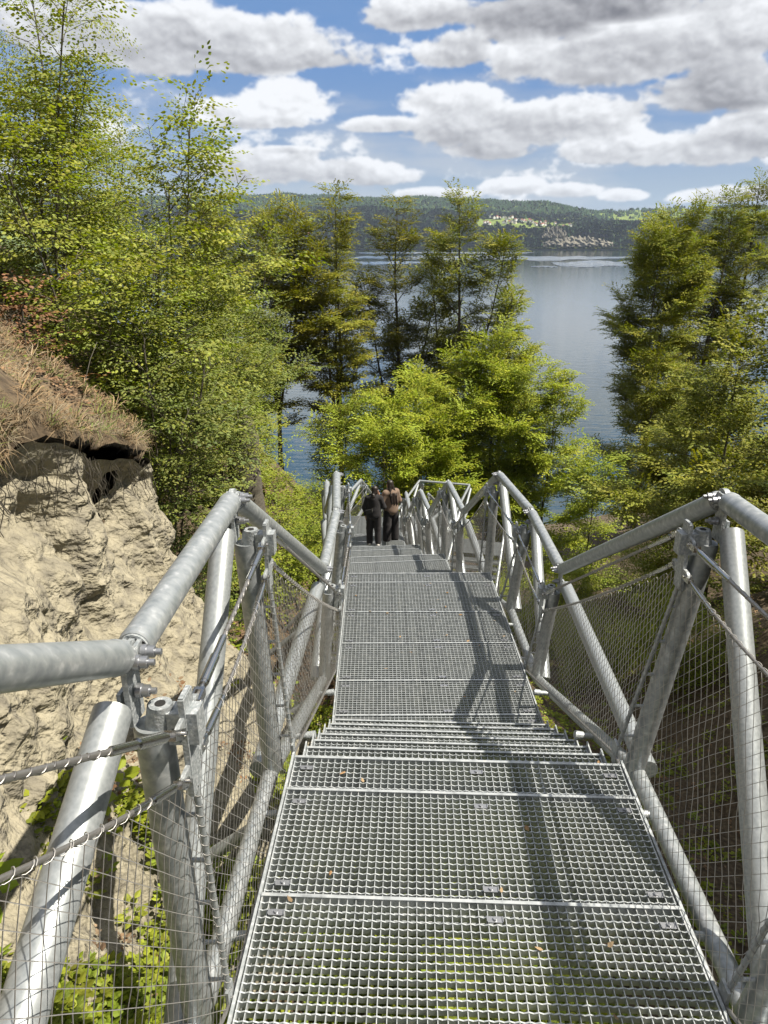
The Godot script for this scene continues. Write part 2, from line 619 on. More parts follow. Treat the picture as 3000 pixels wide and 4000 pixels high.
func net(a0: Vector3, a1: Vector3, b0: Vector3, b1: Vector3, sag: float, r: float, cw: float, ch: float) -> ArrayMesh:
	var b := MB.new()
	var L := (a1 - a0).length()
	var nu := maxi(6, int(L / cw))
	var Hm := ((a0 - b0).length() + (a1 - b1).length()) / 2
	var nv := maxi(6, int(Hm / ch) * 2)
	var out := (a1 - a0).cross(Vector3.UP).normalized()
	var hh := ch / 2.0
	for j in nu + 1:
		var pts := PackedVector3Array()
		var k := int(ceil((maxf(a0.y, a1.y) + .05) / hh))
		var lowest := minf(b0.y, b1.y)
		var first := true
		while k * hh > lowest - hh:
			var off := 0.5 if (k + j) % 2 == 0 else -0.5
			var u := clampf((j + off) / nu, 0, 1)
			var A := a0.lerp(a1, u) + Vector3(0, -sag * 4 * u * (1 - u), 0)
			var B := b0.lerp(b1, u)
			var t := (A.y - k * hh) / maxf(A.y - B.y, .01)
			k -= 1
			if t < -hh / maxf(A.y - B.y, .01): continue
			var last := t > 1.0
			t = clampf(t, 0, 1)
			var wob := nz.get_noise_3d(A.x * 9, t * 12, A.z * 9 + 31) * .014 * sin(PI * t)
			pts.push_back(A.lerp(B, t) + out * wob)
			if last: break
		if pts.size() > 1: b.wire(pts, r)
	return b.mesh()

func helix(b: MB, a: Vector3, e: Vector3, rad: float, pitch: float, r: float) -> void:
	var d := (e - a)
	var L := d.length()
	d = d.normalized()
	var fr := b.frame(d)
	var pts := PackedVector3Array()
	var k := int(L / pitch * 9)
	for i in k + 1:
		var t := float(i) / k
		var an := TAU * t * L / pitch
		pts.push_back(a + d * L * t + (fr[0] * cos(an) + fr[1] * sin(an)) * rad)
	b.wire(pts, r)

func railing(side: int, called: String, label: String, sts: Array, R: float) -> void:
	var t := thing(called, label, "railing", Vector3.ZERO)
	var T := []
	var B := []
	var Q := []
	for s in sts:
		var x: float = s[2] if side < 0 else s[3]
		var p := P(x, s[1], s[0])
		T.append(p)
		var dh: float = s[4] if s.size() > 4 else deck_h(s[0])
		B.append(P(x - side * .03 if s.size() > 4 else xc(s[0]) + side * 1.055, dh + .13, s[0] + .04))
		Q.append(dh)
	var n := T.size()
	var inw := Vector3(-side, 0, 0)
	for i in n:
		var fwd: Vector3 = (T[mini(i + 1, n - 1)] - T[maxi(i - 1, 0)])
		fwd.y = 0
		fwd = fwd.normalized()
		var tp: Vector3 = T[i]
		var near: bool = sts[i][0] < 9.5
		var k := 28 if near else 14
		var ld: Vector3 = (B[i] - tp).normalized()
		# post and diagonal
		var pm := MB.new()
		var p0: Vector3 = tp + Vector3(0, -.23, 0) + inw * .045
		pm.tube([p0 + Vector3(0, .0, 0), p0 + Vector3(0, -.006, 0), B[i] + Vector3(0, .02, 0) + inw * .03, B[i] + inw * .03], [R * 1.0, R * 1.12, R * 1.12, R * .8], k)
		part("post", pm.mesh(), M.steel, t)
		if i > 0:
			var dm := MB.new()
			var q0: Vector3 = tp + Vector3(0, -.16, 0) - inw * .05 - fwd * .03
			var q1: Vector3 = B[i - 1] - inw * .05
			dm.tube([q0, q0 + (q1 - q0).normalized() * .006, q1], [R * 1.05, R * 1.12, R * 1.12], k)
			part("diagonal", dm.mesh(), M.steel_spangle, t)
		# handrail and bottom chord to the next station
		if i < n - 1:
			var tn: Vector3 = T[i + 1]
			var dd := (tn - tp).normalized()
			var hm := MB.new()
			var h0 := tp + dd * .055
			var h1 := tn - dd * .055
			hm.tube([h0, h0 + dd * .005, h0 + dd * .022, h0 + dd * .024, h0 + dd * .030, h0 + dd * .032, h1 - dd * .032, h1 - dd * .030, h1 - dd * .024, h1 - dd * .022, h1 - dd * .005, h1], [R * .93, R, R, R * 1.03, R * 1.03, R, R, R * 1.03, R * 1.03, R, R, R * .93], k)
			var hr := part("handrail_tube", hm.mesh(), M.steel, t)
			if near:
				var em := MB.new()
				var up := dd.cross(inw).normalized()
				if up.y < 0: up = -up
				for e in [[h0, -dd], [h1, dd]]:
					var c0: Vector3 = e[0]
					var cd: Vector3 = e[1]
					em.cyl(c0 - cd * .002, c0 + cd * .008, R * .86, 20)
					for z in [-1.0, 1.0]:
						em.box(c0 + cd * .035 + inw * .022 * z, cd * .035, inw * .006, up * R * .62)
				part("fork_plate", em.mesh(), M.cast, hr)
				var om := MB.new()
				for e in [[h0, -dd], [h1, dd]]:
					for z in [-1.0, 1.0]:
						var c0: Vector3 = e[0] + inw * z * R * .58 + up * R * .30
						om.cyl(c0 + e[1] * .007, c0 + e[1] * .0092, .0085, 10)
				part("vent_hole_shade", om.mesh(), M.hole_shade, hr)  # flat black discs on the end plates, painted shade of vent holes
			var bmz := MB.new()
			bmz.tube([B[i] + inw * .02, B[i + 1] + inw * .02], [R * .9, R * .9], k)
			part("bottom_chord", bmz.mesh(), M.steel, t)
			# brackets from the chord to the stringer
			var nb := 2
			for j in range(1, nb + 1):
				var c0: Vector3 = B[i].lerp(B[i + 1], (j - .5) / nb) + inw * .02
				var brm := MB.new()
				var to := c0 + inw * .17 + Vector3(0, .02, 0)
				brm.tube([c0, c0 + inw * .11 + Vector3(0, .012, 0), c0 + inw * .115 + Vector3(0, .012, 0), to], [.020, .020, .027, .027], 14)
				part("bracket", brm.mesh(), M.cast, t)
		# joint: gusset plate, casting, inner plate with lugs, bolts
		var jm := MB.new()
		var neck := tp + Vector3(0, -.09, 0)
		jm.box(neck, Vector3(0, .125, 0), inw * .008, fwd * .042)
		jm.cyl(tp + inw * -.012, tp + inw * .012, R * .95, 22)
		jm.box(tp + Vector3(0, -.155, 0) - inw * .03, Vector3(0, .045, 0), inw * .006, fwd * .03)
		var boss := tp + Vector3(0, -.16, 0) + inw * .075
		jm.tube([boss + Vector3(0, -.12, 0) - inw * .02, boss + Vector3(0, -.005, 0), boss], [.042, .038, .034], 22)
		jm.box(boss + inw * .07 + Vector3(0, -.07, 0), inw * .045, Vector3(0, .055, 0), fwd * .032)
		var joint := part("joint", jm.mesh(), M.cast, t)
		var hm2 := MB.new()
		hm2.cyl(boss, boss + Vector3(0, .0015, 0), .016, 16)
		part("bore_shade", hm2.mesh(), M.hole_shade, joint)  # black disc on the solid boss, painted shade of its bore
		var pl := MB.new()
		var pc: Vector3 = tp + Vector3(0, -.30, 0) + inw * .15
		pl.box(pc, inw * .009, Vector3(0, .175, 0), fwd * .038)
		pl.box(pc + Vector3(0, .178, 0), inw * .007, Vector3(0, .003, 0), fwd * .034)
		for s in [-1.0, 1.0]:
			for y in [.09, -.08]:
				pl.box(pc + fwd * s * .055 + Vector3(0, y, 0), inw * .007, Vector3(0, .026, 0), fwd * .022)
				pl.cyl(pc + fwd * s * .075 + Vector3(0, y, 0) - inw * .007, pc + fwd * s * .075 + Vector3(0, y, 0) + inw * .007, .026, 16)
		part("inner_plate", pl.mesh(), M.cast, joint)
		if near:
			var bo := MB.new()
			hex_bolt(bo, tp + inw * .03 + fwd * .028, inw, .016)
			hex_bolt(bo, tp + inw * .03 - fwd * .028, inw, .016)
			hex_bolt(bo, tp + inw * .012 + Vector3(0, -.115, 0), inw, .016)
			part("bolt", bo.mesh(), M.bolt, joint)
		# vertical lacing rod with stand-offs
		var r0: Vector3 = pc + Vector3(0, -.16, 0)
		var r1: Vector3 = Vector3(B[i].x, CY - Q[i] - .02, B[i].z) + inw * .15
		var rm := MB.new()
		rm.tube([r0, r1], [.011, .011], 10)
		rm.box(r1 + Vector3(0, .01, 0), inw * .006, Vector3(0, .075, 0), fwd * .03)
		var rod := part("lacing_rod", rm.mesh(), M.steel, t)
		var so := MB.new()
		for q in 5:
			var c0 := r0.lerp(r1, .12 + .19 * q)
			so.tube([c0, c0 - inw * .07], [.008, .008], 8)
		part("stand_off", so.mesh(), M.cast, rod)
		if near:
			var he := MB.new()
			helix(he, r0, r1, .0135, .042, .0016)
			part("lacing_wire", he.mesh(), M.wire, rod)
		# cables and net to the next station
		if i < n - 1:
			var fw: Vector3 = fwd
			var tn2: Vector3 = T[i + 1]
			var f2: Vector3 = T[mini(i + 2, n - 1)] - tp
			f2.y = 0
			f2 = f2.normalized()
			var pc2: Vector3 = tn2 + Vector3(0, -.30, 0) + inw * .15
			for lv in [[.09, .0085, 1.0, .0], [-.08, .007, .82, .02]]:
				var a: Vector3 = pc + fwd * .075 + Vector3(0, lv[0], 0)
				var e: Vector3 = pc2 - f2 * .075 + Vector3(0, lv[0], 0)
				var pts := cable_pts(a, e, lv[3] * 2.0, 12)
				var rr := []
				for q in pts: rr.append(lv[1])
				var cm := MB.new()
				cm.tube(pts, rr, 8)
				var cb := part("cable", cm.mesh(), M.cable, t)
				if near:
					var tm := MB.new()
					var da: Vector3 = (pts[2] - pts[0]).normalized()
					var de: Vector3 = (pts[10] - pts[12]).normalized()
					turnbuckle(tm, a, da, inw, lv[2])
					turnbuckle(tm, e, de, inw, lv[2])
					part("turnbuckle", tm.mesh(), M.stainless, cb)
					if sts[i][0] < 7:
						var hx := MB.new()
						for q in range(1, 11): 
							if lv[0] > 0: helix(hx, pts[q], pts[q + 1], lv[1] * .93, .05, .0032)
							else: helix(hx, pts[q], pts[q + 1], .0115, .06, .0015)
						part("strand", hx.mesh(), M.cable if lv[0] > 0 else M.wire, cb)
			var r1n := Vector3(B[i + 1].x, CY - Q[i + 1] - .02, B[i + 1].z) + inw * .15
			var a0 := pc + Vector3(0, -.085, 0) + fwd * .03
			var a1 := pc2 + Vector3(0, -.085, 0) - f2 * .03
			var far := clampf((sts[i][0] - 4.0) / 10.0, 0, 1)
			part("wire_net", net(a0, a1, r1, r1n, .045, lerpf(.0016, .0023, clampf(far * 2.0, 0, 1)), lerpf(.032, .055, far), lerpf(.080, .12, far)), M.wire, t)
			var lm := MB.new()
			lm.tube([r1, r1n], [.008, .008], 8)
			part("edge_cable", lm.mesh(), M.cable, t)

func build_lower_stairs() -> void:
	# the run beyond the women, turned a little to the gully side
	var yaw := deg_to_rad(-15.0)
	var c0 := Vector2(.1, 19.0)
	var d := Vector2(sin(deg_to_rad(15.0)), cos(deg_to_rad(15.0)))
	var w := Vector2(d.y, -d.x)
	var wedge := thing("stair_landing", "small grating wedge where the stairway bends behind the two women", "landing", P(xc(17.9), 7.575, 17.9), deg_to_rad(-6))
	part("grating_panel", grating(HALF, 1.35, false), M.grating, wedge)
	var fl := thing("stair_flight", "grating flight beyond the bend, dropping towards the far railed platform", "stairs", P(c0.x, 7.58, c0.y), yaw)
	var tread := grating(HALF - .02, .285, false)
	var nos2 := nosing(HALF - .02)
	for k in range(1, 18):
		var tr := part("tread", tread, M.grating, fl)
		tr.position = Vector3(0, -RISE * k, -.25 * (k - 1))
		var ns := part("nosing", nos2, M.grating, tr)
		ns.position = Vector3(0, 0, -.279)
	for s in [-1.0, 1.0]:
		var sm := MB.new()
		sm.bar(Vector3(s * HALF, -.12, 0), Vector3(s * HALF, -RISE * 17 - .1, -.25 * 16), Vector3(1, 0, 0), .006, .08)
		part("stringer", sm.mesh(), M.dull_steel, fl)
	var ps := c0 + d * 4.25
	var pf := thing("stair_platform", "far grating platform with a straight end rail among bright green trees", "platform", P(ps.x, 10.6, ps.y), yaw)
	for k in 5:
		var g := part("grating_panel", grating(HALF + .1, .98, false), M.grating, pf)
		g.position = Vector3(0, 0, -1.0 * k)
	for s in [-1.0, 1.0]:
		var sm := MB.new()
		sm.bar(Vector3(s * (HALF + .11), -.075, 0), Vector3(s * (HALF + .11), -.075, -5), Vector3(1, 0, 0), .006, .085)
		part("stringer", sm.mesh(), M.dull_steel, pf)
	var em := MB.new()
	em.tube([Vector3(-1.05, 1.1, -5.05), Vector3(1.05, 1.1, -5.05)], [.045, .045], 12)
	part("end_rail", em.mesh(), M.steel, pf)
	for s in [-1.0, 0.0, 1.0]:
		var vm := MB.new()
		vm.tube([Vector3(s * 1.0, 1.08, -5.05), Vector3(s * 1.0, -.1, -5.05)], [.04, .04], 12)
		part("end_post", vm.mesh(), M.steel, pf)
	var nm := MB.new()
	part("wire_net", net(Vector3(-1, 1.0, -5.0), Vector3(1, 1.0, -5.0), Vector3(-1, .02, -5.0), Vector3(1, .02, -5.0), 0.0, .0024, .08, .12), M.wire, pf)
	# return flight
	var rp := ps + d * 0.8 + w * 1.95
	var rf := thing("stair_flight", "lowest grating flight, doubling back below the far platform", "stairs", P(rp.x, 10.62, rp.y), yaw + PI)
	for k in range(1, 15):
		var tr := part("tread", tread, M.grating, rf)
		tr.position = Vector3(0, -RISE * k, -.27 * (k - 1))
		var ns := part("nosing", nos2, M.grating, tr)
		ns.position = Vector3(0, 0, -.279)
	for s in [-1.0, 1.0]:
		var sm := MB.new()
		sm.bar(Vector3(s * HALF, -.12, 0), Vector3(s * HALF, -RISE * 14 - .1, -.27 * 13), Vector3(1, 0, 0), .006, .08)
		part("stringer", sm.mesh(), M.dull_steel, rf)
		var hm := MB.new()
		hm.tube([Vector3(s * 1.0, 1.1, 0), Vector3(s * 1.0, 1.1 - RISE * 14, -.27 * 13)], [.045, .045], 10)
		part("handrail_tube", hm.mesh(), M.steel, rf)
		for q in 4:
			var vm := MB.new()
			var y := -RISE * 14 * q / 3.0
			vm.tube([Vector3(s * 1.0, 1.1 + y, -.27 * 13 * q / 3.0), Vector3(s * 1.0, y - .15, -.27 * 13 * q / 3.0)], [.04, .04], 10)
			part("post", vm.mesh(), M.steel, rf)
	var bl := thing("stair_landing", "grating joining the far platform to the lowest flight", "landing", P(ps.x + w.x * 1.95 + d.x * .8, 10.61, ps.y + w.y * 1.95 + d.y * .8), yaw)
	part("grating_panel", grating(HALF, 1.2, false), M.grating, bl)
	# railings of the bent run
	var sl := []
	var at := [[0.9, 6.75, 7.55], [2.6, 8.0, 9.0], [4.4, 9.35, 10.6], [6.6, 9.45, 10.6], [9.3, 9.5, 10.6]]
	for a in at:
		var c: Vector2 = c0 + d * a[0]
		var l: Vector2 = c - w * 1.06
		sl.append([l.y, a[1], l.x, 0.0, a[2]])
	sl.insert(0, [16.8, 6.47, -1.33, 0.0, 7.52])
	railing(-1, "truss_railing", "thinner tube railing along the bend and the far platform, cliff side", sl, .045)
	var sr := []
	for a in [[0.6, 6.9, 7.7], [2.6, 8.0, 9.0], [4.4, 9.35, 10.6], [6.6, 9.45, 10.6], [9.3, 9.5, 10.6]]:
		var c: Vector2 = c0 + d * a[0]
		var l: Vector2 = c + w * 1.06
		sr.append([l.y, a[1], 0.0, l.x, a[2]])
	railing(1, "truss_railing", "thinner tube railing along the far platform, gully side", sr, .045)

func build_supports() -> void:
	# raking struts from the bottom chord to the rock, with base plates
	for s in [[2.9, -1, -2.15, 4.05], [5.8, -1, -2.6, 5.6], [8.64, -1, -2.9, 6.6], [12.0, -1, -2.9, 8.2]]:
		var f: float = s[0]
		var x0 := xc(f) - 1.02
		var t := thing("rock_anchor", "galvanised arm bolted to a base plate on the sandy slope under the cliff side railing", "anchor", P(s[2], s[3], f), 0, "arms tying the stairway to the slope")
		var b := MB.new()
		var a := Vector3.ZERO
		var e := P(x0, deck_h(f) + .25, f) - P(s[2], s[3], f)
		var dd := e.normalized()
		b.tube([a + dd * .22, e], [.035, .035], 16)
		part("arm", b.mesh(), M.steel, t)
		var b2 := MB.new()
		for z in [-1.0, 1.0]:
			b2.box(a + dd * .12 + Vector3(0, 0, .03 * z), dd * .16, Vector3(0, 0, .006), dd.cross(Vector3(0, 0, 1)) * .055)
		b2.cyl(a + dd * .16 - Vector3(0, 0, .06), a + dd * .16 + Vector3(0, 0, .06), .03, 16)
		part("clevis", b2.mesh(), M.cast, t)
		var b3 := MB.new()
		b3.box(a - dd * .03, dd * .012, Vector3(0, 0, .14), dd.cross(Vector3(0, 0, 1)) * .14)
		part("base_plate", b3.mesh(), M.cast, t)

# ------------------------------------------------------------------ terrain
func ss(a: float, b: float, x: float) -> float:
	return smoothstep(a, b, x)

# cross-section of the ground at f: points [x, h] from the cliff side to the gully side
func section(f: float) -> Array:
	var ft := maxf(f, 0.0)
	var along := .05 + .32 * minf(f, 18.0) + .40 * maxf(f - 18.0, 0.0)
	var xl := -2.05 - .25 * ss(3.0, 0.0, f) - 1.5 * ss(6.0, 8.2, f) + .5 * ss(9.0, 13.0, f) - 1.0 * ss(16, 24, f)
	if f < 9.5 and f > -3.0:
		xl += nz2.get_noise_1d(f * 2.2) * .22 * ss(9.5, 8.0, f)
		along += nz2.get_noise_1d(f * 2.9 + 40.0) * .13 * ss(9.5, 8.0, f)
	var face := 1.0 - ss(6.6, 8.6, f) * .75
	var k := 1.0 - .62 * ss(20.0, 60.0, f)
	var hl := along - .18 + .6 * ss(7.0, 9.0, f)
	var G := along + 3.6 + .6 * ss(0.0, 6.0, f) 
	var kr := 1.0 - .72 * ss(9.0, 26.0, f)
	var flat := ss(70.0, 100.0, f)
	var o := [[-60.0, hl - 38.0 * k], [-24.0, hl - 17.0 * k], [-12.0, hl - 8.2 * k], [-6.5, hl - 4.1 * k], [-4.2 + (xl + 2.05) * .6, hl - 2.05 * k], [xl - .25, hl - .18],
		[xl, hl + .05], [xl - .14 * face, hl + .22], [xl - .06 * face, hl + .55], [xl + .10, hl + 1.05], [xl + .32, hl + 1.7], [xl + .75, hl + 2.3], [xl + 1.5, hl + 3.0], [xl + 2.7, G + .4],
		[2.6, G + 1.7], [5.5, G + 3.6], [7.5, G + 3.8], [11.0, G + 1.6 - 1.2 * kr], [17.0, G - 4.0 * kr - 0.5], [28.0, G - 12.0 * kr - 1.0], [60.0, G - 30.0 * kr - 2.0]]
	if flat > 0:
		for e in o: e[1] = lerpf(e[1], along + 2.5, flat)
	return o

func gh(x: float, f: float) -> float:
	var s := section(f)
	for i in s.size() - 1:
		var a: Array = s[i]
		var b: Array = s[i + 1]
		if x >= a[0] and x <= b[0] and b[0] > a[0]:
			return lerpf(a[1], b[1], (x - a[0]) / (b[0] - a[0]))
	return s[-1][1]

func ground_noise(x: float, f: float) -> float:
	return nz.get_noise_2d(x * 1.3, f * 1.3) * .35 + nz2.get_noise_2d(x * 5, f * 5) * .07 + (nz.get_noise_2d(x * 3.0, f * 3.0 + 20) * .30 * ss(-2.3, -3.0, x) if f < 12.0 else 0.0)

func gp(x: float, f: float, sink := 0.0) -> Vector3:
	var near := (1.0 if x < section(f)[6][0] else ss(-1.2, -.6, x)) if f < 8.6 and f > -1 else 1.0
	return P(x, gh(x, f) + sink - ground_noise(x, f) * near * ss(-.5, 1.5, absf(x)), f)

func resample(s: Array, sub: Array) -> PackedVector2Array:
	var o := PackedVector2Array()
	for i in s.size() - 1:
		for j in sub[i]:
			var t: float = float(j) / sub[i]
			o.push_back(Vector2(lerpf(s[i][0], s[i + 1][0], t), lerpf(s[i][1], s[i + 1][1], t)))
	o.push_back(Vector2(s[-1][0], s[-1][1]))
	return o

func build_terrain() -> void:
	# hillside: one sheet from the ridge over the gully to the opposite wall and down to the lake
	var fs := []
	var f := -14.0
	while f < 118.0:
		fs.append(f)
		f += .22 if f > -3 and f < 14 else (.5 if f < 32 else 1.6)
	var sub := [5, 6, 8, 10, 10, 2, 2, 2, 3, 3, 4, 6, 8, 14, 12, 8, 10, 10, 8, 6]
	var rows := fs.size()
	var pts := PackedVector3Array()
	var cols := 0
	for ff in fs:
		var sec := resample(section(ff), sub)
		cols = sec.size()
		for ci in cols:
			var p := sec[ci]
			var face := ss(-1.0, 0.0, ff) * ss(8.6, 7.6, ff) * (1.0 if ci > 43 and ci < 62 else 0.0)
			pts.push_back(P(p.x - .16 * face, p.y - ground_noise(p.x, ff) * (1.0 - face) * ss(-.5, 1.5, absf(p.x)) + .1 * face, ff))
	var b := MB.new()
	b.sheet(pts, rows, cols)
	top("hillside", b.mesh(), M.soil, "brown earth slope of the gully running down to the lake", "slope", "", "structure")
	# the bare sand cliff: lip, undercut, face and foot
	pts = PackedVector3Array()
	fs = []
	f = -1.2
	while f < 8.4:
		fs.append(f)
		f += .035
	var sub2 := [0, 0, 0, 0, 0, 0, 10, 14, 18, 22, 24, 26, 26]
	var rid := FastNoiseLite.new()
	rid.seed = 12
	rid.frequency = .8
	rid.fractal_type = FastNoiseLite.FRACTAL_RIDGED
	rid.fractal_octaves = 4
	var cel := FastNoiseLite.new()
	cel.seed = 31
	cel.noise_type = FastNoiseLite.TYPE_CELLULAR
	cel.cellular_return_type = FastNoiseLite.RETURN_DISTANCE2_SUB
	cel.frequency = 1.7
	for ff in fs:
		var s := section(ff)
		var part_s := []
		var part_sub := []
		for i in range(6, 13):
			part_s.append(s[i])
			if i < 12: part_sub.append(sub2[i])
		var sec := resample(part_s, part_sub)
		cols = sec.size()
		for j in cols:
			var p := sec[j]
			var v := float(j) / (cols - 1)
			var bul := nz.get_noise_3d(p.x * 1.0, p.y * 1.6, ff * 1.3) * .22 + rid.get_noise_3d(p.x, p.y * 1.1, ff) * .07 + rid.get_noise_3d(p.x * 4 + 9, p.y * 4, ff * 4) * .035 + nz2.get_noise_3d(p.x * 9, p.y * 9, ff * 9) * .03 + .05 * snappedf(nz2.get_noise_3d(p.x * 2.5, p.y * 3.5, ff * 2.5) * 2.0, .5)
			var wx := nz2.get_noise_3d(p.x * 4, p.y * 4, ff * 4) * .25
			bul -= ss(-.86, -1.0, cel.get_noise_3d(p.x + wx, p.y * 1.7 + wx, ff * .8 + wx)) * .07
			# blocks broken out under the lip
			var br := nz2.get_noise_2d(ff * 2.2, 7.0)
			var under := ss(.10, .20, v) * ss(.50, .34, v)
			var cut := under * (.02 + .17 * ss(.04, .12, br))
			var w := ss(0.0, .08, v) * ss(1.0, .9, v)
			pts.push_back(P(p.x + bul * w - cut, p.y + (nz.get_noise_2d(ff * 2.5, v * 3) * .12 + nz2.get_noise_2d(ff * 6, v * 6) * .03) * w, ff))
	b = MB.new()
	b.sheet(pts, fs.size(), cols, PackedColorArray(), Vector3(1, .3, .3))
	top("sand_cliff", b.mesh(), M.sand, "pale tan sandstone cliff with an undercut top edge beside the stairway", "cliff", "", "structure")

# ------------------------------------------------------------------ leaves and plants
func leaf(b: MB, a: Vector3, d: Vector3, up: Vector3, L: float, w: float, coarse := false) -> void:
	var s := d.cross(up).normalized()
	var u := s.cross(d).normalized()
	if coarse:
		var m := a + d * L * .45 - u * L * .1
		b.tri(a, m + s * w, a + d * L - u * L * .12, (u + s * .3).normalized())
		b.tri(a, a + d * L - u * L * .12, m - s * w, (u - s * .3).normalized())
		return
	var t := a + d * L - u * L * .16
	var p1 := a + d * L * .30
	var p2 := a + d * L * .66 - u * L * .05
	for q in [-1.0, 1.0]:
		var nn: Vector3 = (u + s * q * .3).normalized()
		var l1: Vector3 = p1 + s * w * .95 * q - u * L * .06
		var l2: Vector3 = p2 + s * w * .72 * q - u * L * .06
		b.tri(a, l1, l2, nn)
		b.tri(a, l2, t, nn)

# a leafy twig lying along -z, fanning out in its plane
func spray(sd: int, n: int, size: float, L: float, w: float, droop: float, spread: float, coarse := false) -> ArrayMesh:
	var r := RandomNumberGenerator.new()
	r.seed = sd
	var b := MB.new()
	b.use_col = true
	for i in n:
		var t := (i + .5) / n
		var sgn := 1.0 if i % 2 == 0 else -1.0
		var off := sgn * r.randf_range(.15, 1.0) * spread * size * (1.0 - .45 * t)
		var p := Vector3(off, r.randf_range(-.06, .06) * size - droop * t * t * size, -t * size)
		var d := Vector3(sgn * r.randf_range(.4, 1.1), r.randf_range(-.35, .1) - droop, -r.randf_range(.4, 1.0)).normalized()
		var up := Vector3(r.randf_range(-.5, .5), 1, r.randf_range(-.5, .5)).normalized()
		var k := r.randf_range(.8, 1.15)
		b.col = Color(k, k * r.randf_range(.95, 1.05), k * .95)
		leaf(b, p, d, up, L * r.randf_range(.75, 1.2), w * r.randf_range(.8, 1.15), coarse)
	return b.mesh()

var sprays := {}

func jitter(c: Color, r: RandomNumberGenerator, amt := .22) -> Color:
	var k := 1.0 + r.randf_range(-amt, amt)
	var warm := r.randf_range(-.12, .12)
	return Color(c.r * k * (1 + warm), c.g * k, c.b * k * (1 - warm))

func dir_basis(d: Vector3, up: Vector3, s: float) -> Basis:
	var z := -d.normalized()
	var x := up.cross(z)
	if x.length() < .05: x = Vector3.RIGHT.cross(z)
	x = x.normalized()
	return Basis(x, z.cross(x), z).scaled(Vector3.ONE * s)

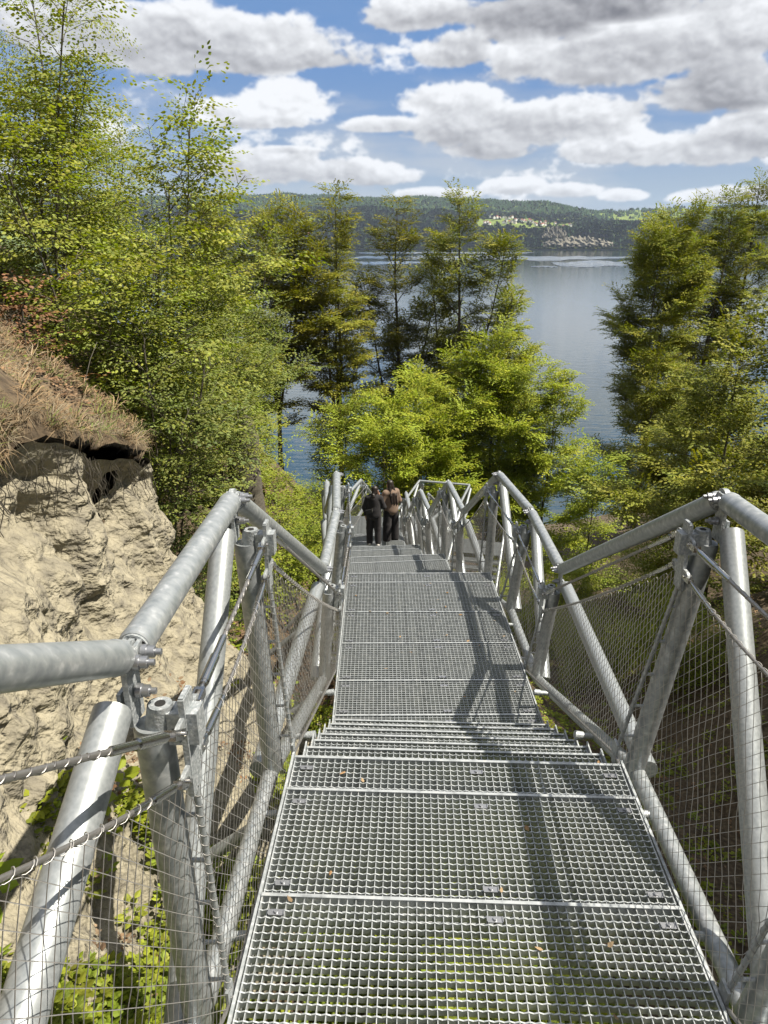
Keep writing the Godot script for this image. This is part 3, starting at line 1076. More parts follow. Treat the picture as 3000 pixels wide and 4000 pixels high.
# a tree with a tapered trunk, limbs, side branches and leafy sprays
func make_tree(called: String, label: String, group: String, base: Vector3, o: Dictionary) -> Node3D:
	var r := RandomNumberGenerator.new()
	r.seed = o.seed
	var t := thing(called, label, o.get("cat", "tree"), base, 0, group)
	var H: float = o.h
	var R: float = o.r
	var cb0: float = o.get("from", .25)
	var main := []
	var bare: float = o.get("bare", 0.0)
	var tr := MB.new()
	var stems: int = o.get("stems", 1)
	var tf := []
	var cols := []
	var leafc: Color = o.col
	var leafc2: Color = o.get("col2", o.col)
	var sp_step: float = o.get("step", .14)
	var sp_size: float = o.get("ss", 1.0)
	var flat: float = o.get("flat", .35)
	var rt: float = o.get("trunk", H * .011)
	for st in stems:
		var lean: Vector3 = Vector3(r.randf_range(-1, 1), 0, r.randf_range(-1, 1)) * (o.get("lean", .02) + (.22 if stems > 1 and not o.has("fork") else 0.0))
		lean += o.get("tilt", Vector3.ZERO)
		var hh := H * (1.0 if st == 0 else (r.randf_range(.65, .95) if not o.has("fork") else r.randf_range(.82, .99)))
		var tp := []
		var trr := []
		var k := 12
		var wob := Vector3.ZERO
		var fork: float = o.get("fork", 0.0) if st > 0 else 0.0
		var org := Vector3.ZERO
		if fork > 0:
			org = main[int(fork * 12)]
			hh -= org.y
			lean = Vector3(cos(st * 2.6 + o.seed), 0, sin(st * 2.6 + o.seed)) * o.get("spreadout", .19)
		for i in k + 1:
			var q := float(i) / k
			wob += Vector3(r.randf_range(-1, 1), 0, r.randf_range(-1, 1)) * hh * .006
			tp.append(org + Vector3(0, -.6 if i == 0 and fork == 0 else 0.0, 0) + Vector3.UP * hh * q + lean * hh * q + wob * minf(1.0, q * 3))
			trr.append(maxf(.012, rt * (.55 if fork > 0 else 1.0) / (1.0 if o.has("fork") else sqrt(float(stems))) * (1.0 - q * .93) * (1.35 if i == 0 else 1.0)))
		tr.tube(tp, trr, 7, false)
		if st == 0: main = tp
		var cb := .04 if fork > 0 else cb0
		var nb: int = o.get("limbs", int(hh * 2.0))
		for i in nb:
			var q := cb + (1.0 - cb) * pow((i + r.randf()) / nb, .9)
			q = minf(q, .985)
			var ip := q * k
			var i0 := int(ip)
			var p0: Vector3 = tp[i0].lerp(tp[mini(i0 + 1, k)], ip - i0)
			var v := (q - cb) / (1.0 - cb)
			var prof := (.55 + .45 * ss(0.0, .3, v)) * (1.0 - .35 * ss(.7, 1.0, v)) * (.85 + .25 * sin(v * 9.0 + o.seed + st * 2.0))
			if o.get("shape", "") == "cone": prof = (1.0 - v) * .95 + .07
			if o.get("shape", "") == "column": prof = (.75 + .25 * sin(v * 9.0 + st)) * (1.0 - .55 * v * v)
			var az := i * 2.39996 + r.randf_range(-.5, .5) + st
			var el: float = lerpf(o.get("el0", .15), o.get("el1", 1.15), v * v)
			var Lb := R * prof * r.randf_range(.65, 1.2) / ((.8 if stems == 1 else 1.3) if not o.has("fork") else .95)
			var d: Vector3 = Vector3(cos(az) * cos(el), sin(el), sin(az) * cos(el)) + o.get("reach", Vector3.ZERO) * .5
			d = d.normalized()
			var bp := [p0]
			var br := [maxf(.008, trr[i0] * .45)]
			var cur := p0
			var dd := d
			var seg := 5
			for j in seg:
				dd = (dd + Vector3(r.randf_range(-.2, .2), r.randf_range(-.14, .14) + o.get("curl", .04), r.randf_range(-.2, .2))).normalized()
				cur += dd * Lb / seg
				bp.append(cur)
				br.append(maxf(.004, br[0] * (1.0 - (j + 1.0) / seg * .85)))
			tr.tube(bp, br, 4, false)
			var twigs := maxi(3, int(Lb * o.get("tw", 6.0)) + 2)
			for s in twigs:
				var w := .22 + .78 * (s + r.randf()) / twigs
				var jp := w * seg
				var j0 := mini(int(jp), seg - 1)
				var q0: Vector3 = bp[j0].lerp(bp[j0 + 1], jp - j0)
				var bd: Vector3 = (bp[j0 + 1] - bp[j0]).normalized()
				var sd := bd.cross(Vector3.UP).normalized() * (1.0 if s % 2 == 0 else -1.0)
				var td := (bd * r.randf_range(.3, .9) + sd * r.randf_range(.5, 1.1) + Vector3.UP * r.randf_range(-.25, .35)).normalized()
				var Lt := Lb * r.randf_range(.28, .55) * (1.2 - w * .5)
				Lt = maxf(Lt, .3)
				var tip := q0 + td * Lt + Vector3(0, -.06 * Lt, 0)
				tr.tube([q0, q0.lerp(tip, .5) + Vector3(0, .04 * Lt, 0), tip], [maxf(.004, br[j0] * .4), maxf(.0035, br[j0] * .25), .0025], 3, false)
				if r.randf() < bare * (.4 + .6 * v): continue
				var m := maxi(1, int(Lt / sp_step))
				for e in m + 1:
					var u := (e + r.randf() * .8) / (m + .4)
					var pp := q0.lerp(tip, minf(u, 1.0)) + Vector3(r.randf_range(-1, 1), r.randf_range(-.6, .6), r.randf_range(-1, 1)) * .12 * sp_size
					var sdv := (td + Vector3(r.randf_range(-.9, .9), r.randf_range(-.3, .25), r.randf_range(-.9, .9))).normalized()
					sdv.y *= flat * 2.0
					var up := Vector3(r.randf_range(-1, 1) * flat, 1, r.randf_range(-1, 1) * flat).normalized()
					tf.append(Transform3D(dir_basis(sdv, up, sp_size * r.randf_range(.75, 1.3)), pp))
					cols.append(jitter(leafc.lerp(leafc2, clampf(r.randf() * .6 + .4 * (nz.get_noise_3dv(pp * .9 + base) + .5), 0, 1)), r, .2))
	part("trunk", tr.mesh(), o.get("bark", M.bark), t)
	scatter("crown", sprays[o.get("spray", "beech")], o.get("lm", M.leaf), tf, cols, t).set_meta("kind", "stuff")
	count_sprays += tf.size()
	return t

var count_sprays := 0

func build_sprays() -> void:
	sprays.beech = spray(1, 24, .72, .108, .040, .10, .42, true)
	sprays.twig = spray(2, 16, .40, .058, .021, .25, .36)
	sprays.small = spray(3, 16, .30, .045, .016, .12, .40)
	sprays.birch = spray(4, 14, .50, .035, .013, .75, .18, true)
	sprays.tiny = spray(6, 22, .50, .05, .019, .10, .55, true)
	# conifer twig
	var b := MB.new()
	b.use_col = true
	var r := RandomNumberGenerator.new()
	r.seed = 9
	for i in 46:
		var z := -i / 46.0 * .32
		var a := r.randf() * TAU
		b.col = Color.WHITE * r.randf_range(.8, 1.2)
		leaf(b, Vector3(0, 0, z), Vector3(cos(a) * .8, sin(a) * .5, -.6).normalized(), Vector3(-sin(a), cos(a), 0), .028, .0028)
	sprays.needle = b.mesh()

const OLIVE := Color(.215, .212, .026)
const OLIVE2 := Color(.270, .272, .036)
const FRESH := Color(.235, .290, .022)
const FRESH2 := Color(.36, .40, .045)
const MIDG2 := Color(.235, .270, .042)
const GREYG := Color(.150, .180, .062)
const THICK := Color(.245, .280, .056)
const THICK2 := Color(.175, .205, .044)
const THICK3 := Color(.32, .35, .066)
const DARKG := Color(.040, .066, .014)

# a tree's foot on the ground and its height, from where its top shows and how far off it stands
func rooted(u: float, w: float, f: float) -> Array:
	var d := px_dir(u, w)
	var q := f / -d.z
	var base := gp(d.x * q, f, .15)
	return [base, maxf(1.0, CY + d.y * q - base.y)]

func build_trees() -> void:
	var T := [
		["broad olive leaved beech with three leaders in front of the far wooded hill", 1040, 745, 46, 4.0, {"seed": 11, "col": OLIVE, "col2": OLIVE2, "from": .2, "stems": 4, "fork": .26}],
		["slender olive beech with open leafy top showing its dark leader", 1320, 730, 47, 3.1, {"seed": 12, "col": OLIVE2, "col2": OLIVE, "from": .25, "bare": .15, "stems": 3, "fork": .35}],
		["tall ragged beech with grey trunk and half bare twiggy top", 1590, 730, 52, 3.6, {"seed": 13, "col": OLIVE, "col2": OLIVE, "from": .25, "bare": .3, "stems": 3, "fork": .3}],
		["tall beech with pale trunk and leaves massed to its lakeward edge", 1765, 690, 50, 3.2, {"seed": 14, "col": OLIVE, "col2": MIDG2, "from": .30, "bare": .2, "stems": 3, "fork": .35}],
		["low beech with dense tiered crown whose top stands against open water", 1985, 1070, 48, 3.0, {"seed": 15, "col": OLIVE2, "col2": FRESH, "from": .12, "stems": 2, "fork": .4}],
		["tall bright green beech with a rounded shoulder against the water", 1960, 1270, 40, 4.8, {"seed": 17, "col": FRESH, "col2": FRESH2, "from": .06, "stems": 3, "fork": .3}],
		["bright yellow green young beech filling the space behind the far platform", 1680, 1450, 37, 4.2, {"seed": 16, "col": FRESH, "col2": FRESH2, "from": .06, "stems": 3, "fork": .3}],
		["bright green beech low over the bend of the stairway", 1500, 1640, 33, 3.2, {"seed": 18, "col": FRESH, "col2": FRESH2, "from": .05}],
		["bright green beech thinning out towards the gully", 2150, 1480, 38, 3.4, {"seed": 23, "col": FRESH, "col2": FRESH2, "from": .05, "bare": .15}],
		["small bright green sapling beech beside the gully at the foot of the water view", 2330, 1800, 34, 2.0, {"seed": 19, "col": FRESH, "col2": MIDG2, "from": .05}],
		["yellow green beech sapling beneath the slender olive beech", 1330, 1560, 36, 2.6, {"seed": 20, "col": FRESH, "col2": MIDG2, "from": .05}],
		["olive beech standing in the shrubs at the foot of the grassy bank", 775, 715, 44, 2.8, {"seed": 21, "col": OLIVE, "col2": MIDG2, "from": .2, "stems": 2, "fork": .4}],
		["low olive beech filling the gap beside the broad three leader beech", 890, 1130, 40, 3.0, {"seed": 24, "col": OLIVE2, "col2": FRESH, "from": .1}],
		["tall beech with layered olive foliage, its flank rising straight from the water", 2650, 780, 52, 4.6, {"seed": 31, "col": OLIVE2, "col2": MIDG2, "from": .05, "stems": 3, "fork": .3}],
		["dark tiered beech at the foot of the tall gully side beech", 2570, 1380, 47, 3.6, {"seed": 32, "col": MIDG2, "col2": OLIVE, "from": .05}],
		["ivy clad forked beech with open crown rising above its neighbours", 2850, 680, 56, 3.8, {"seed": 33, "col": OLIVE, "col2": MIDG2, "from": .2, "bare": .2, "stems": 2, "fork": .4}],
		["thin bare topped tree leaning beside the ivy clad beech", 2985, 640, 58, 3.0, {"seed": 34, "col": OLIVE, "col2": MIDG2, "from": .3, "bare": .35}],
		["deep green beech in shade with drooping tiers over the gully", 2790, 1400, 29, 4.0, {"seed": 35, "col": OLIVE, "col2": MIDG2, "from": .05, "stems": 2, "fork": .35}],
		["shaded beech with dark stem on the opposite gully bank", 2960, 1200, 24, 4.0, {"seed": 36, "col": OLIVE, "col2": MIDG2, "from": .06}],
	]
	for e in T:
		var o: Dictionary = e[5]
		var rt := rooted(e[1], e[2], e[3])
		var bright: bool = o.col == FRESH
		o.h = rt[1] - e[4] * .42
		o.r = e[4] * (.80 if bright else .70)
		if not bright: o.bare = o.get("bare", 0.0) + .12
		o.limbs = int(o.h * 1.8 / (1.0 + .35 * (o.get("stems", 1) - 1)))
		o.el0 = .28
		o.el1 = 1.2
		if e[3] > 40: o.ss = 1.15
		o.bark = M.bark
		make_tree("beech_tree", e[0], "beeches above the lake shore", rt[0], o)
	# trees of the gully's opposite bank that keep its floor in shade
	for q in 12:
		var x := 10.6 + 2.4 * (q % 3) + .7 * (q % 2)
		var f := -5.0 + 2.0 * q
		make_tree("beech_tree", "leafy beech on the opposite bank shading the gully floor", "shade trees of the opposite bank", gp(x, f, .2), {"seed": 60 + q, "h": (9.0 if f < 8.0 else 6.0) + (q % 3), "r": 3.8 if f < 8.0 else 2.8, "col": MIDG2, "col2": FRESH, "from": .10, "step": .24})
	# saplings on the bank above the cliff
	var S := [
		["maple_sapling", "leaning sapling whose leafy branches reach out against the clouds", 520, 470, 11.0, 1.6, {"seed": 41, "col": THICK, "col2": THICK3, "from": .3, "spray": "twig", "stems": 2, "reach": Vector3(.8, 0, 0)}],
		["maple_sapling", "yellow green sapling in the middle of the bank thicket", 250, 470, 12.5, 1.5, {"seed": 42, "col": THICK3, "col2": THICK, "from": .15, "spray": "twig", "stems": 2}],
		["maple_sapling", "tall dense sapling at the upper edge of the bank", 10, 60, 12.0, 1.5, {"seed": 43, "col": THICK2, "col2": THICK3, "from": .12, "spray": "twig", "stems": 3}],
		["maple_sapling", "sapling with many thin upright stems above the brown beech shrub", 300, 700, 9.8, 1.2, {"seed": 44, "col": THICK, "col2": THICK3, "from": .12, "spray": "twig", "stems": 3}],
		["maple_sapling", "bushy sapling low on the bank beside the olive beeches", 650, 930, 15.0, 1.1, {"seed": 45, "col": THICK3, "col2": THICK3, "from": .08, "spray": "twig", "stems": 3}],
		["willow_shrub", "grey green willow shrub with fine leaves spreading below the saplings", 470, 1050, 10.4, 1.5, {"seed": 46, "col": GREYG, "col2": THICK, "from": .04, "spray": "small", "stems": 4, "step": .11, "cat": "shrub"}],
		["willow_shrub", "grey green willow shrub on the crest of the slope behind the cliff nose", 540, 1330, 9.2, 1.3, {"seed": 47, "col": GREYG, "col2": THICK, "from": .04, "spray": "small", "stems": 4, "step": .10, "cat": "shrub"}],
		["willow_shrub", "fine leaved willow shrub beside the rotten stump on the slope", 790, 1200, 13.0, 1.6, {"seed": 48, "col": GREYG, "col2": THICK3, "from": .04, "spray": "small", "stems": 4, "step": .11, "cat": "shrub"}],
		["willow_shrub", "willow shrub between the bank thicket and the lake beeches", 860, 1090, 17.5, 1.9, {"seed": 49, "col": GREYG, "col2": THICK, "from": .04, "spray": "small", "stems": 4, "step": .14, "cat": "shrub", "ss": 1.3}],
		["birch_tree", "birch with fine hanging twigs towering over the bank thicket", 110, -120, 19.5, 1.7, {"seed": 50, "col": THICK, "col2": THICK3, "from": .2, "spray": "birch", "step": .16, "curl": -.12, "ss": 1.3, "tw": 4.5}],
		["maple_sapling", "dense leafy sapling filling the head of the bank", 90, 380, 15.0, 1.6, {"seed": 51, "col": THICK2, "col2": THICK, "from": .08, "spray": "twig", "stems": 3}],
		["maple_sapling", "sapling behind the willow shrubs, leaves catching the sun", 330, 560, 18.0, 1.4, {"seed": 52, "col": THICK3, "col2": THICK, "from": .08, "spray": "twig", "stems": 3}],
	]
	for e in S:
		var o: Dictionary = e[6]
		var rt := rooted(e[2], e[3], e[4])
		o.h = rt[1]
		o.r = e[5]
		if not o.has("step"):
			o.step = .125
			o.bare = .14
		o.limbs = clampi(int(o.h * 4.0), 14, 34)
		o.trunk = o.h * .010
		make_tree(e[0], e[1], "thicket on the bank above the cliff", rt[0], o)
	# withered beech shrub and small spruce
	make_tree("withered_beech_shrub", "small beech shrub still holding its curled brown winter leaves", "", gp(-4.1, 8.1, .05), {"seed": 55, "h": 1.4, "r": .5, "col": Color(.24, .135, .075), "col2": Color(.15, .075, .04), "from": .08, "spray": "small", "stems": 3, "step": .14, "lm": M.dry, "cat": "shrub", "limbs": 9, "trunk": .02})
	make_tree("spruce_sapling", "small dark green spruce in front of the bare sand behind the railing", "", gp(-2.75, 8.5, .05), {"seed": 56, "h": 1.5, "r": .6, "col": DARKG, "col2": Color(.06, .085, .02), "from": .05, "spray": "needle", "shape": "cone", "step": .08, "lm": M.needle, "limbs": 46, "trunk": .03, "el0": .0, "el1": .7, "tw": 7.0})
	# low shrubs of the slope on both sides of the stairs
	var sh := [[-2.4, 15.2, 1.7, 1.0], [-3.3, 16.4, 2.0, 1.2], [-2.0, 18.0, 1.6, 1.0], [-3.4, 20.5, 2.4, 1.4], [-1.9, 22.5, 2.4, 1.5], [-4.6, 23.0, 2.8, 1.6], [-2.9, 26.0, 3.2, 1.8], [-5.8, 27.0, 3.6, 2.0], [-.2, 26.5, 2.8, 1.7], [-2.6, 11.6, .9, .6], [-2.2, 13.9, .8, .6],
		[9.0, 18.5, 2.6, 1.9], [7.6, 22.0, 2.2, 1.6], [10.2, 24.0, 3.0, 2.0], [6.0, 26.0, 2.6, 1.8], [8.4, 29.0, 3.6, 2.2], [12.2, 29.0, 4.0, 2.4], [4.4, 28.0, 2.6, 1.8]]
	var i := 0
	for e in sh:
		var cliff_side: bool = e[0] < 0
		var lab := "low leafy shrub on the slope below the bank thicket" if cliff_side else "feathery green shrub on the gully floor under the beeches"
		make_tree("slope_shrub", lab, "shrubs of the cliff side slope" if cliff_side else "shrubs of the gully floor", gp(e[0], e[1], .05), {"seed": 100 + i, "h": e[2], "r": e[3], "col": MIDG2 if i % 2 else MIDG2, "col2": FRESH, "from": .03, "spray": "small" if cliff_side else "tiny", "stems": 4, "step": .2, "cat": "shrub", "limbs": 9, "trunk": .02, "ss": 1.25})
		i += 1

# ------------------------------------------------------------------ ground cover
func build_cover() -> void:
	var r := RandomNumberGenerator.new()
	r.seed = 4
	# fallen leaves
	var b := MB.new()
	b.use_col = true
	for k in 5:
		b.col = Color.WHITE * r.randf_range(.7, 1.2)
		var a := r.randf() * TAU
		leaf(b, Vector3(r.randf_range(-.07, .07), r.randf_range(0, .015), r.randf_range(-.07, .07)), Vector3(cos(a), r.randf_range(0, .5), sin(a)).normalized(), Vector3(r.randf_range(-.4, .4), 1, r.randf_range(-.4, .4)).normalized(), .07, .022)
	var leaves := b.mesh()
	var tf := []
	var cols := []
	for k in 34000:
		var f := -1.0 + 34.0 * pow(r.randf(), 1.5)
		var x := r.randf_range(-7.0, 14.0)
		var qq := r.randf()
		if qq < .45: x = r.randf_range(-5.8, -1.0)
		elif qq < .72:
			f = r.randf_range(0, 9.5)
			x = section(f)[6][0] - .05 - 2.6 * r.randf()
		var cl := nz.get_noise_2d(x * 2.1 + 50, f * 2.1)
		if qq >= .45 and qq < .72: cl = maxf(cl, 0.0)
		if f < 8.2 and x > -2.4 and x < -.4 and (cl < .12 or x < -1.7): continue
		if cl < -.15: continue
		tf.append(Transform3D(Basis(Vector3.UP, r.randf() * TAU).scaled(Vector3.ONE * (r.randf_range(.3, .65) if f < 9.5 else r.randf_range(.6, 1.1))), gp(x, f, -.015)))
		cols.append(jitter(Color(.135, .080, .045).lerp(Color(.26, .175, .105), r.randf()), r, .3))
	var o := scatter("fallen_leaves", leaves, M.dry, tf, cols, self)
	tag(o, "curled brown fallen leaves strewn over the slopes", "leaves", "", "stuff")
	var dtf := []
	var dcol := []
	for k in 46:
		var f := r.randf_range(1.6, 7.9)
		if f > 3.1 and f < 4.75: continue
		var dh: float = (2.60 if f < 2.2 else (2.618 if f < 2.84 else 2.636)) if f < 3.1 else 3.81 + .018 * floorf(clampf((f - 4.75) / .56, 0, 5))
		dtf.append(Transform3D(Basis(Vector3.UP, r.randf() * TAU).scaled(Vector3.ONE * r.randf_range(.35, .6)), P(xc(f) + r.randf_range(-.8, .8), dh - .004, f)))
		dcol.append(jitter(Color(.22, .15, .085), r, .35))
	var single := MB.new()
	single.use_col = true
	leaf(single, Vector3.ZERO, Vector3(.2, .25, -1).normalized(), Vector3(.3, 1, .1).normalized(), .07, .02)
	tag(scatter("fallen_leaves", single.mesh(), M.dry, dtf, dcol, self), "a few small withered leaves caught on the landing grating", "leaves", "", "stuff")
	# dry grass hanging over the lip and clothing the bank
	b = MB.new()
	b.use_col = true
	for k in 13:
		var a := r.randf() * TAU
		var dx := Vector3(cos(a), 0, sin(a))
		var L := r.randf_range(.12, .30)
		var p0 := dx * .02
		var p1 := dx * L * .45 + Vector3(0, L * .45, 0)
		var p2 := dx * L * .95 + Vector3(0, L * .18, 0)
		var sd := dx.cross(Vector3.UP) * .0028
		b.col = Color.WHITE * r.randf_range(.7, 1.25)
		b.quad(p0 - sd, p0 + sd, p1 + sd, p1 - sd, Vector3(dx.x * .3, 1, dx.z * .3).normalized())
		b.tri(p1 - sd, p1 + sd, p2, Vector3.UP)
	var tuft := b.mesh()
	tf = []
	cols = []
	for k in 9000:
		var f := -1.0 + 11.0 * r.randf()
		var s := section(f)
		var xl: float = s[6][0]
		var x := xl - 3.4 * pow(r.randf(), 1.4) - .03
		if nz2.get_noise_2d(x * 3, f * 3) < -.22: continue
		var down := Basis(Vector3(0, 0, 1), -.3 - r.randf() * .9) * Basis(Vector3(1, 0, 0), r.randf_range(-.7, .7)) * Basis(Vector3.UP, r.randf() * TAU)
		tf.append(Transform3D(down.scaled(Vector3.ONE * r.randf_range(.3, .85)), gp(x, f, -.01)))
		cols.append(jitter(Color(.26, .20, .125).lerp(Color(.12, .085, .05), r.randf()) if r.randf() > .12 else Color(.13, .16, .04), r, .3))
	o = scatter("dry_grass", tuft, M.dry, tf, cols, self)
	tag(o, "matted straw coloured grass hanging over the cliff top", "grass", "", "stuff")
	# bare roots hanging from the lip
	b = MB.new()
	for k in 220:
		var f := 1.2 + 5.6 * r.randf()
		var s := section(f)
		var p := P(s[6][0] + r.randf_range(-.12, .06), s[6][1] + .02, f)
		var pts := PackedVector3Array()
		var L := r.randf_range(.1, .42)
		for j in 6:
			pts.push_back(p)
			p += Vector3(r.randf_range(-.03, .035), -L / 5, r.randf_range(-.03, .03))
		b.wire(pts, r.randf_range(.0012, .0035))
	top("hanging_roots", b.mesh(), M.bark, "thin brown roots hanging below the undercut cliff edge", "roots", "", "stuff")
	# green ground plants
	b = MB.new()
	b.use_col = true
	for k in 12:
		var a := k * 2.4
		var dx := Vector3(cos(a), .35, sin(a)).normalized()
		var h := r.randf_range(.02, .16)
		b.col = Color.WHITE * r.randf_range(.75, 1.2)
		leaf(b, Vector3(cos(a) * .05, h, sin(a) * .05), dx, Vector3(-dx.x * .4, 1, -dx.z * .4).normalized(), r.randf_range(.06, .10), .028)
	var plant := b.mesh()
	tf = []
	cols = []
	for k in 31000:
		var f := -2.0 + 34.0 * pow(r.randf(), 1.6)
		var x := r.randf_range(-6.0, 10.0)
		var q := r.randf()
		if q < .5:
			x = r.randf_range(-1.2, 2.6)
			if r.randf() < .5: f = r.randf_range(-.5, 5.0)
		elif q < .62: x = r.randf_range(-6.5, -2.2)
		var cl := nz.get_noise_2d(x * 1.6 + 9, f * 1.6 + 70)
		if k <= 24000 and f < 8.2 and x < -.9 and x > -2.5 and cl < .28: continue
		if k > 29600:
			x = r.randf_range(-1.75, -.8)
			f = r.randf_range(.9, 3.3)
			if nz2.get_noise_2d(x * 4, f * 4) < .02: continue
		elif k > 24000:
			x = r.randf_range(-.4, 2.4)
			f = r.randf_range(1.0, 7.0)
			if cl < -.2: continue
		elif cl < -.10: continue
		elif x < -2.0 and f < 7.0 and cl < .35: continue
		tf.append(Transform3D(Basis(Vector3.UP, r.randf() * TAU).scaled(Vector3.ONE * r.randf_range(.5, 1.2) * (.55 if k > 29600 else 1.0)) * Basis(Vector3(1, 0, 0), r.randf_range(-.5, .5)), gp(x, f, -.01)))
		cols.append(jitter(MIDG2.lerp(FRESH, r.randf()), r, .25))
	o = scatter("ground_plants", plant, M.leaf, tf, cols, self)
	tag(o, "low green leafy plants covering the slope under the stairway", "plants", "", "stuff")
	# brushwood: thin dead stems over the slope
	b = MB.new()
	for k in 500:
		var f := 7.0 + 16.0 * r.randf()
		var x := r.randf_range(-5.5, -1.6) if r.randf() < .7 else r.randf_range(2.5, 8)
		var p := gp(x, f)
		var d := Vector3(r.randf_range(-.8, .8), r.randf_range(.1, 1.0), r.randf_range(-.8, .8)).normalized()
		var pts := PackedVector3Array()
		var L := r.randf_range(.3, 1.2)
		for j in 5:
			pts.push_back(p)
			d = (d + Vector3(r.randf_range(-.25, .25), r.randf_range(-.2, .1), r.randf_range(-.25, .25))).normalized()
			p += d * L / 4
		b.wire(pts, r.randf_range(.002, .005))
	top("dead_stems", b.mesh(), M.bark, "thin dry stems and brushwood on the slope beside the stairway", "brushwood", "", "stuff")
	# a rotten stump
	var sd := px_dir(945, 1660)
	var sp := sd * (14.0 / -sd.z) + P(0, 0, 0)
	var foot := gp(sp.x, 14.0)
	var sh := sp.y - foot.y
	var st := thing("tree_stump", "weathered brown stump standing in the shrubs of the slope", "stump", foot)
	var caps := [[V(0, -.2, 0), V(0, sh * .6, 0), .42, .30], [V(0, sh * .5, 0), V(.05, sh, 0), .30, .20], [V(.1, sh * .5, .1), V(.22, sh * .9, .05), .2, .12], [V(-.15, sh * .5, .1), V(-.2, sh * .8, .1), .2, .12], [V(.3, -.2, .2), V(.1, .3, .1), .12, .2]]
	part("stump_wood", sdf(caps, .06, .03), M.bark, st)

# ------------------------------------------------------------------ lake and far shore
func hill_y(x: float, f: float) -> float:
	var s := 1500.0 + 2974.0 * x / f
	var bl := lerpf(1.35, .82, ss(1150, 1900, s))
	var y := 92.0 * bl * ss(2730, 3130, f)
	y += (46.0 + 18.0 * sin(s * .004 + 1.0)) * ss(3150, 3750, f)
	y += (118.0 - 26.0 * ss(2100, 2330, s) + 20.0 * ss(2400, 2600, s) * 0.0) * ss(3900, 5000, f)
	y += nz.get_noise_2d(x * .006, f * .006) * 34.0 * ss(2780, 3300, f)
	y += nz2.get_noise_2d(x * .0014, f * .0014) * 40.0 * ss(3000, 4200, f)
	return y - 3.0

func water_mat(rough: float, cm: float, sc: Vector3, sd: int) -> StandardMaterial3D:
	var m := StandardMaterial3D.new()
	m.albedo_color = Color(.022, .040, .048).linear_to_srgb()
	m.roughness = rough
	m.metallic_specular = 0.8
	m.uv1_triplanar = true
	m.uv1_world_triplanar = true
	m.uv1_scale = sc
	m.heightmap_enabled = true
	m.heightmap_texture = noise_tex(sd, 0.012, [], 4, 1024)
	m.heightmap_scale = cm
	return m

func build_lake() -> void:
	var b := MB.new()
	b.quad(Vector3(-3600, 0, -60), Vector3(3600, 0, -60), Vector3(3600, 0, -2800), Vector3(-3600, 0, -2800), Vector3.UP)
	top("lake", b.mesh(), water_mat(.03, 3.4, Vector3(.012, .03, .03), 51), "wide calm blue grey lake reflecting clouds and the far hills", "lake", "", "structure")
	# wind-ruffled streaks near the far shore
	var rough := water_mat(.05, 1.0, Vector3(.02, .05, .05), 52)
	var bands := [[1350, 2500, 1000, 1016, .1], [1380, 2100, 985, 991, .2], [2160, 2500, 1020, 1038, .7], [2230, 2480, 1030, 1042, .9], [2080, 2190, 1040, 1044, .9], [1300, 1700, 1022, 1032, .5]]
	var i := 0
	for e in bands:
		var pts := PackedVector3Array()
		var K := 30
		var near := CY / -px_dir(1500, e[3]).y
		var deep := CY / -px_dir(1500, e[2]).y - near
		var RW := int(deep / 2.0)
		for j in RW + 1:
			for k in K + 1:
				var t := float(k) / K
				var s := lerpf(e[0], e[1], t)
				var w := pow(sin(PI * clampf(t, .0, 1)), .4) * (1 + .35 * nz2.get_noise_2d(s * .06, i * 9.0))
				var mid: float = near + deep / 2 + nz.get_noise_2d(s * .02, i * 30.0) * deep * .5
				var ff := mid + (float(j) / RW - .5) * deep * w
				pts.push_back(Vector3((s - 1500.0) / 2974.0 * ff, .25 + .22 * sin(ff * .75 + nz.get_noise_2d(s * .3, ff * .04) * 5.0), -ff))
		b = MB.new()
		b.sheet(pts, RW + 1, K + 1)
		top("ruffled_water", b.mesh(), rough, "pale streak of wind ruffled water near the far shore", "water", "ruffled streaks on the lake", "structure")
		i += 1

func blob(sd: int, conif: bool) -> ArrayMesh:
	var b := MB.new()
	var pts := PackedVector3Array()
	var rows := 7
	var cols := 9
	for r in rows:
		for c in cols:
			var v := float(r) / (rows - 1)
			var a := TAU * c / (cols - 1)
			var rad := sin(PI * clampf(v * .96 + .04, 0, 1)) * .5
			if conif: rad = (1.0 - v) * .32 + .01
			rad *= 1.0 + nz2.get_noise_3d(cos(a) * 9 + sd * 7, v * 14, sin(a) * 9) * .7
			pts.push_back(Vector3(cos(a) * rad, v, sin(a) * rad))
	b.sheet(pts, rows, cols)
	for k in b.n.size():
		var o := b.v[k] - Vector3(0, .4, 0)
		if b.n[k].dot(o) < 0: b.n[k] = -b.n[k]
	return b.mesh()

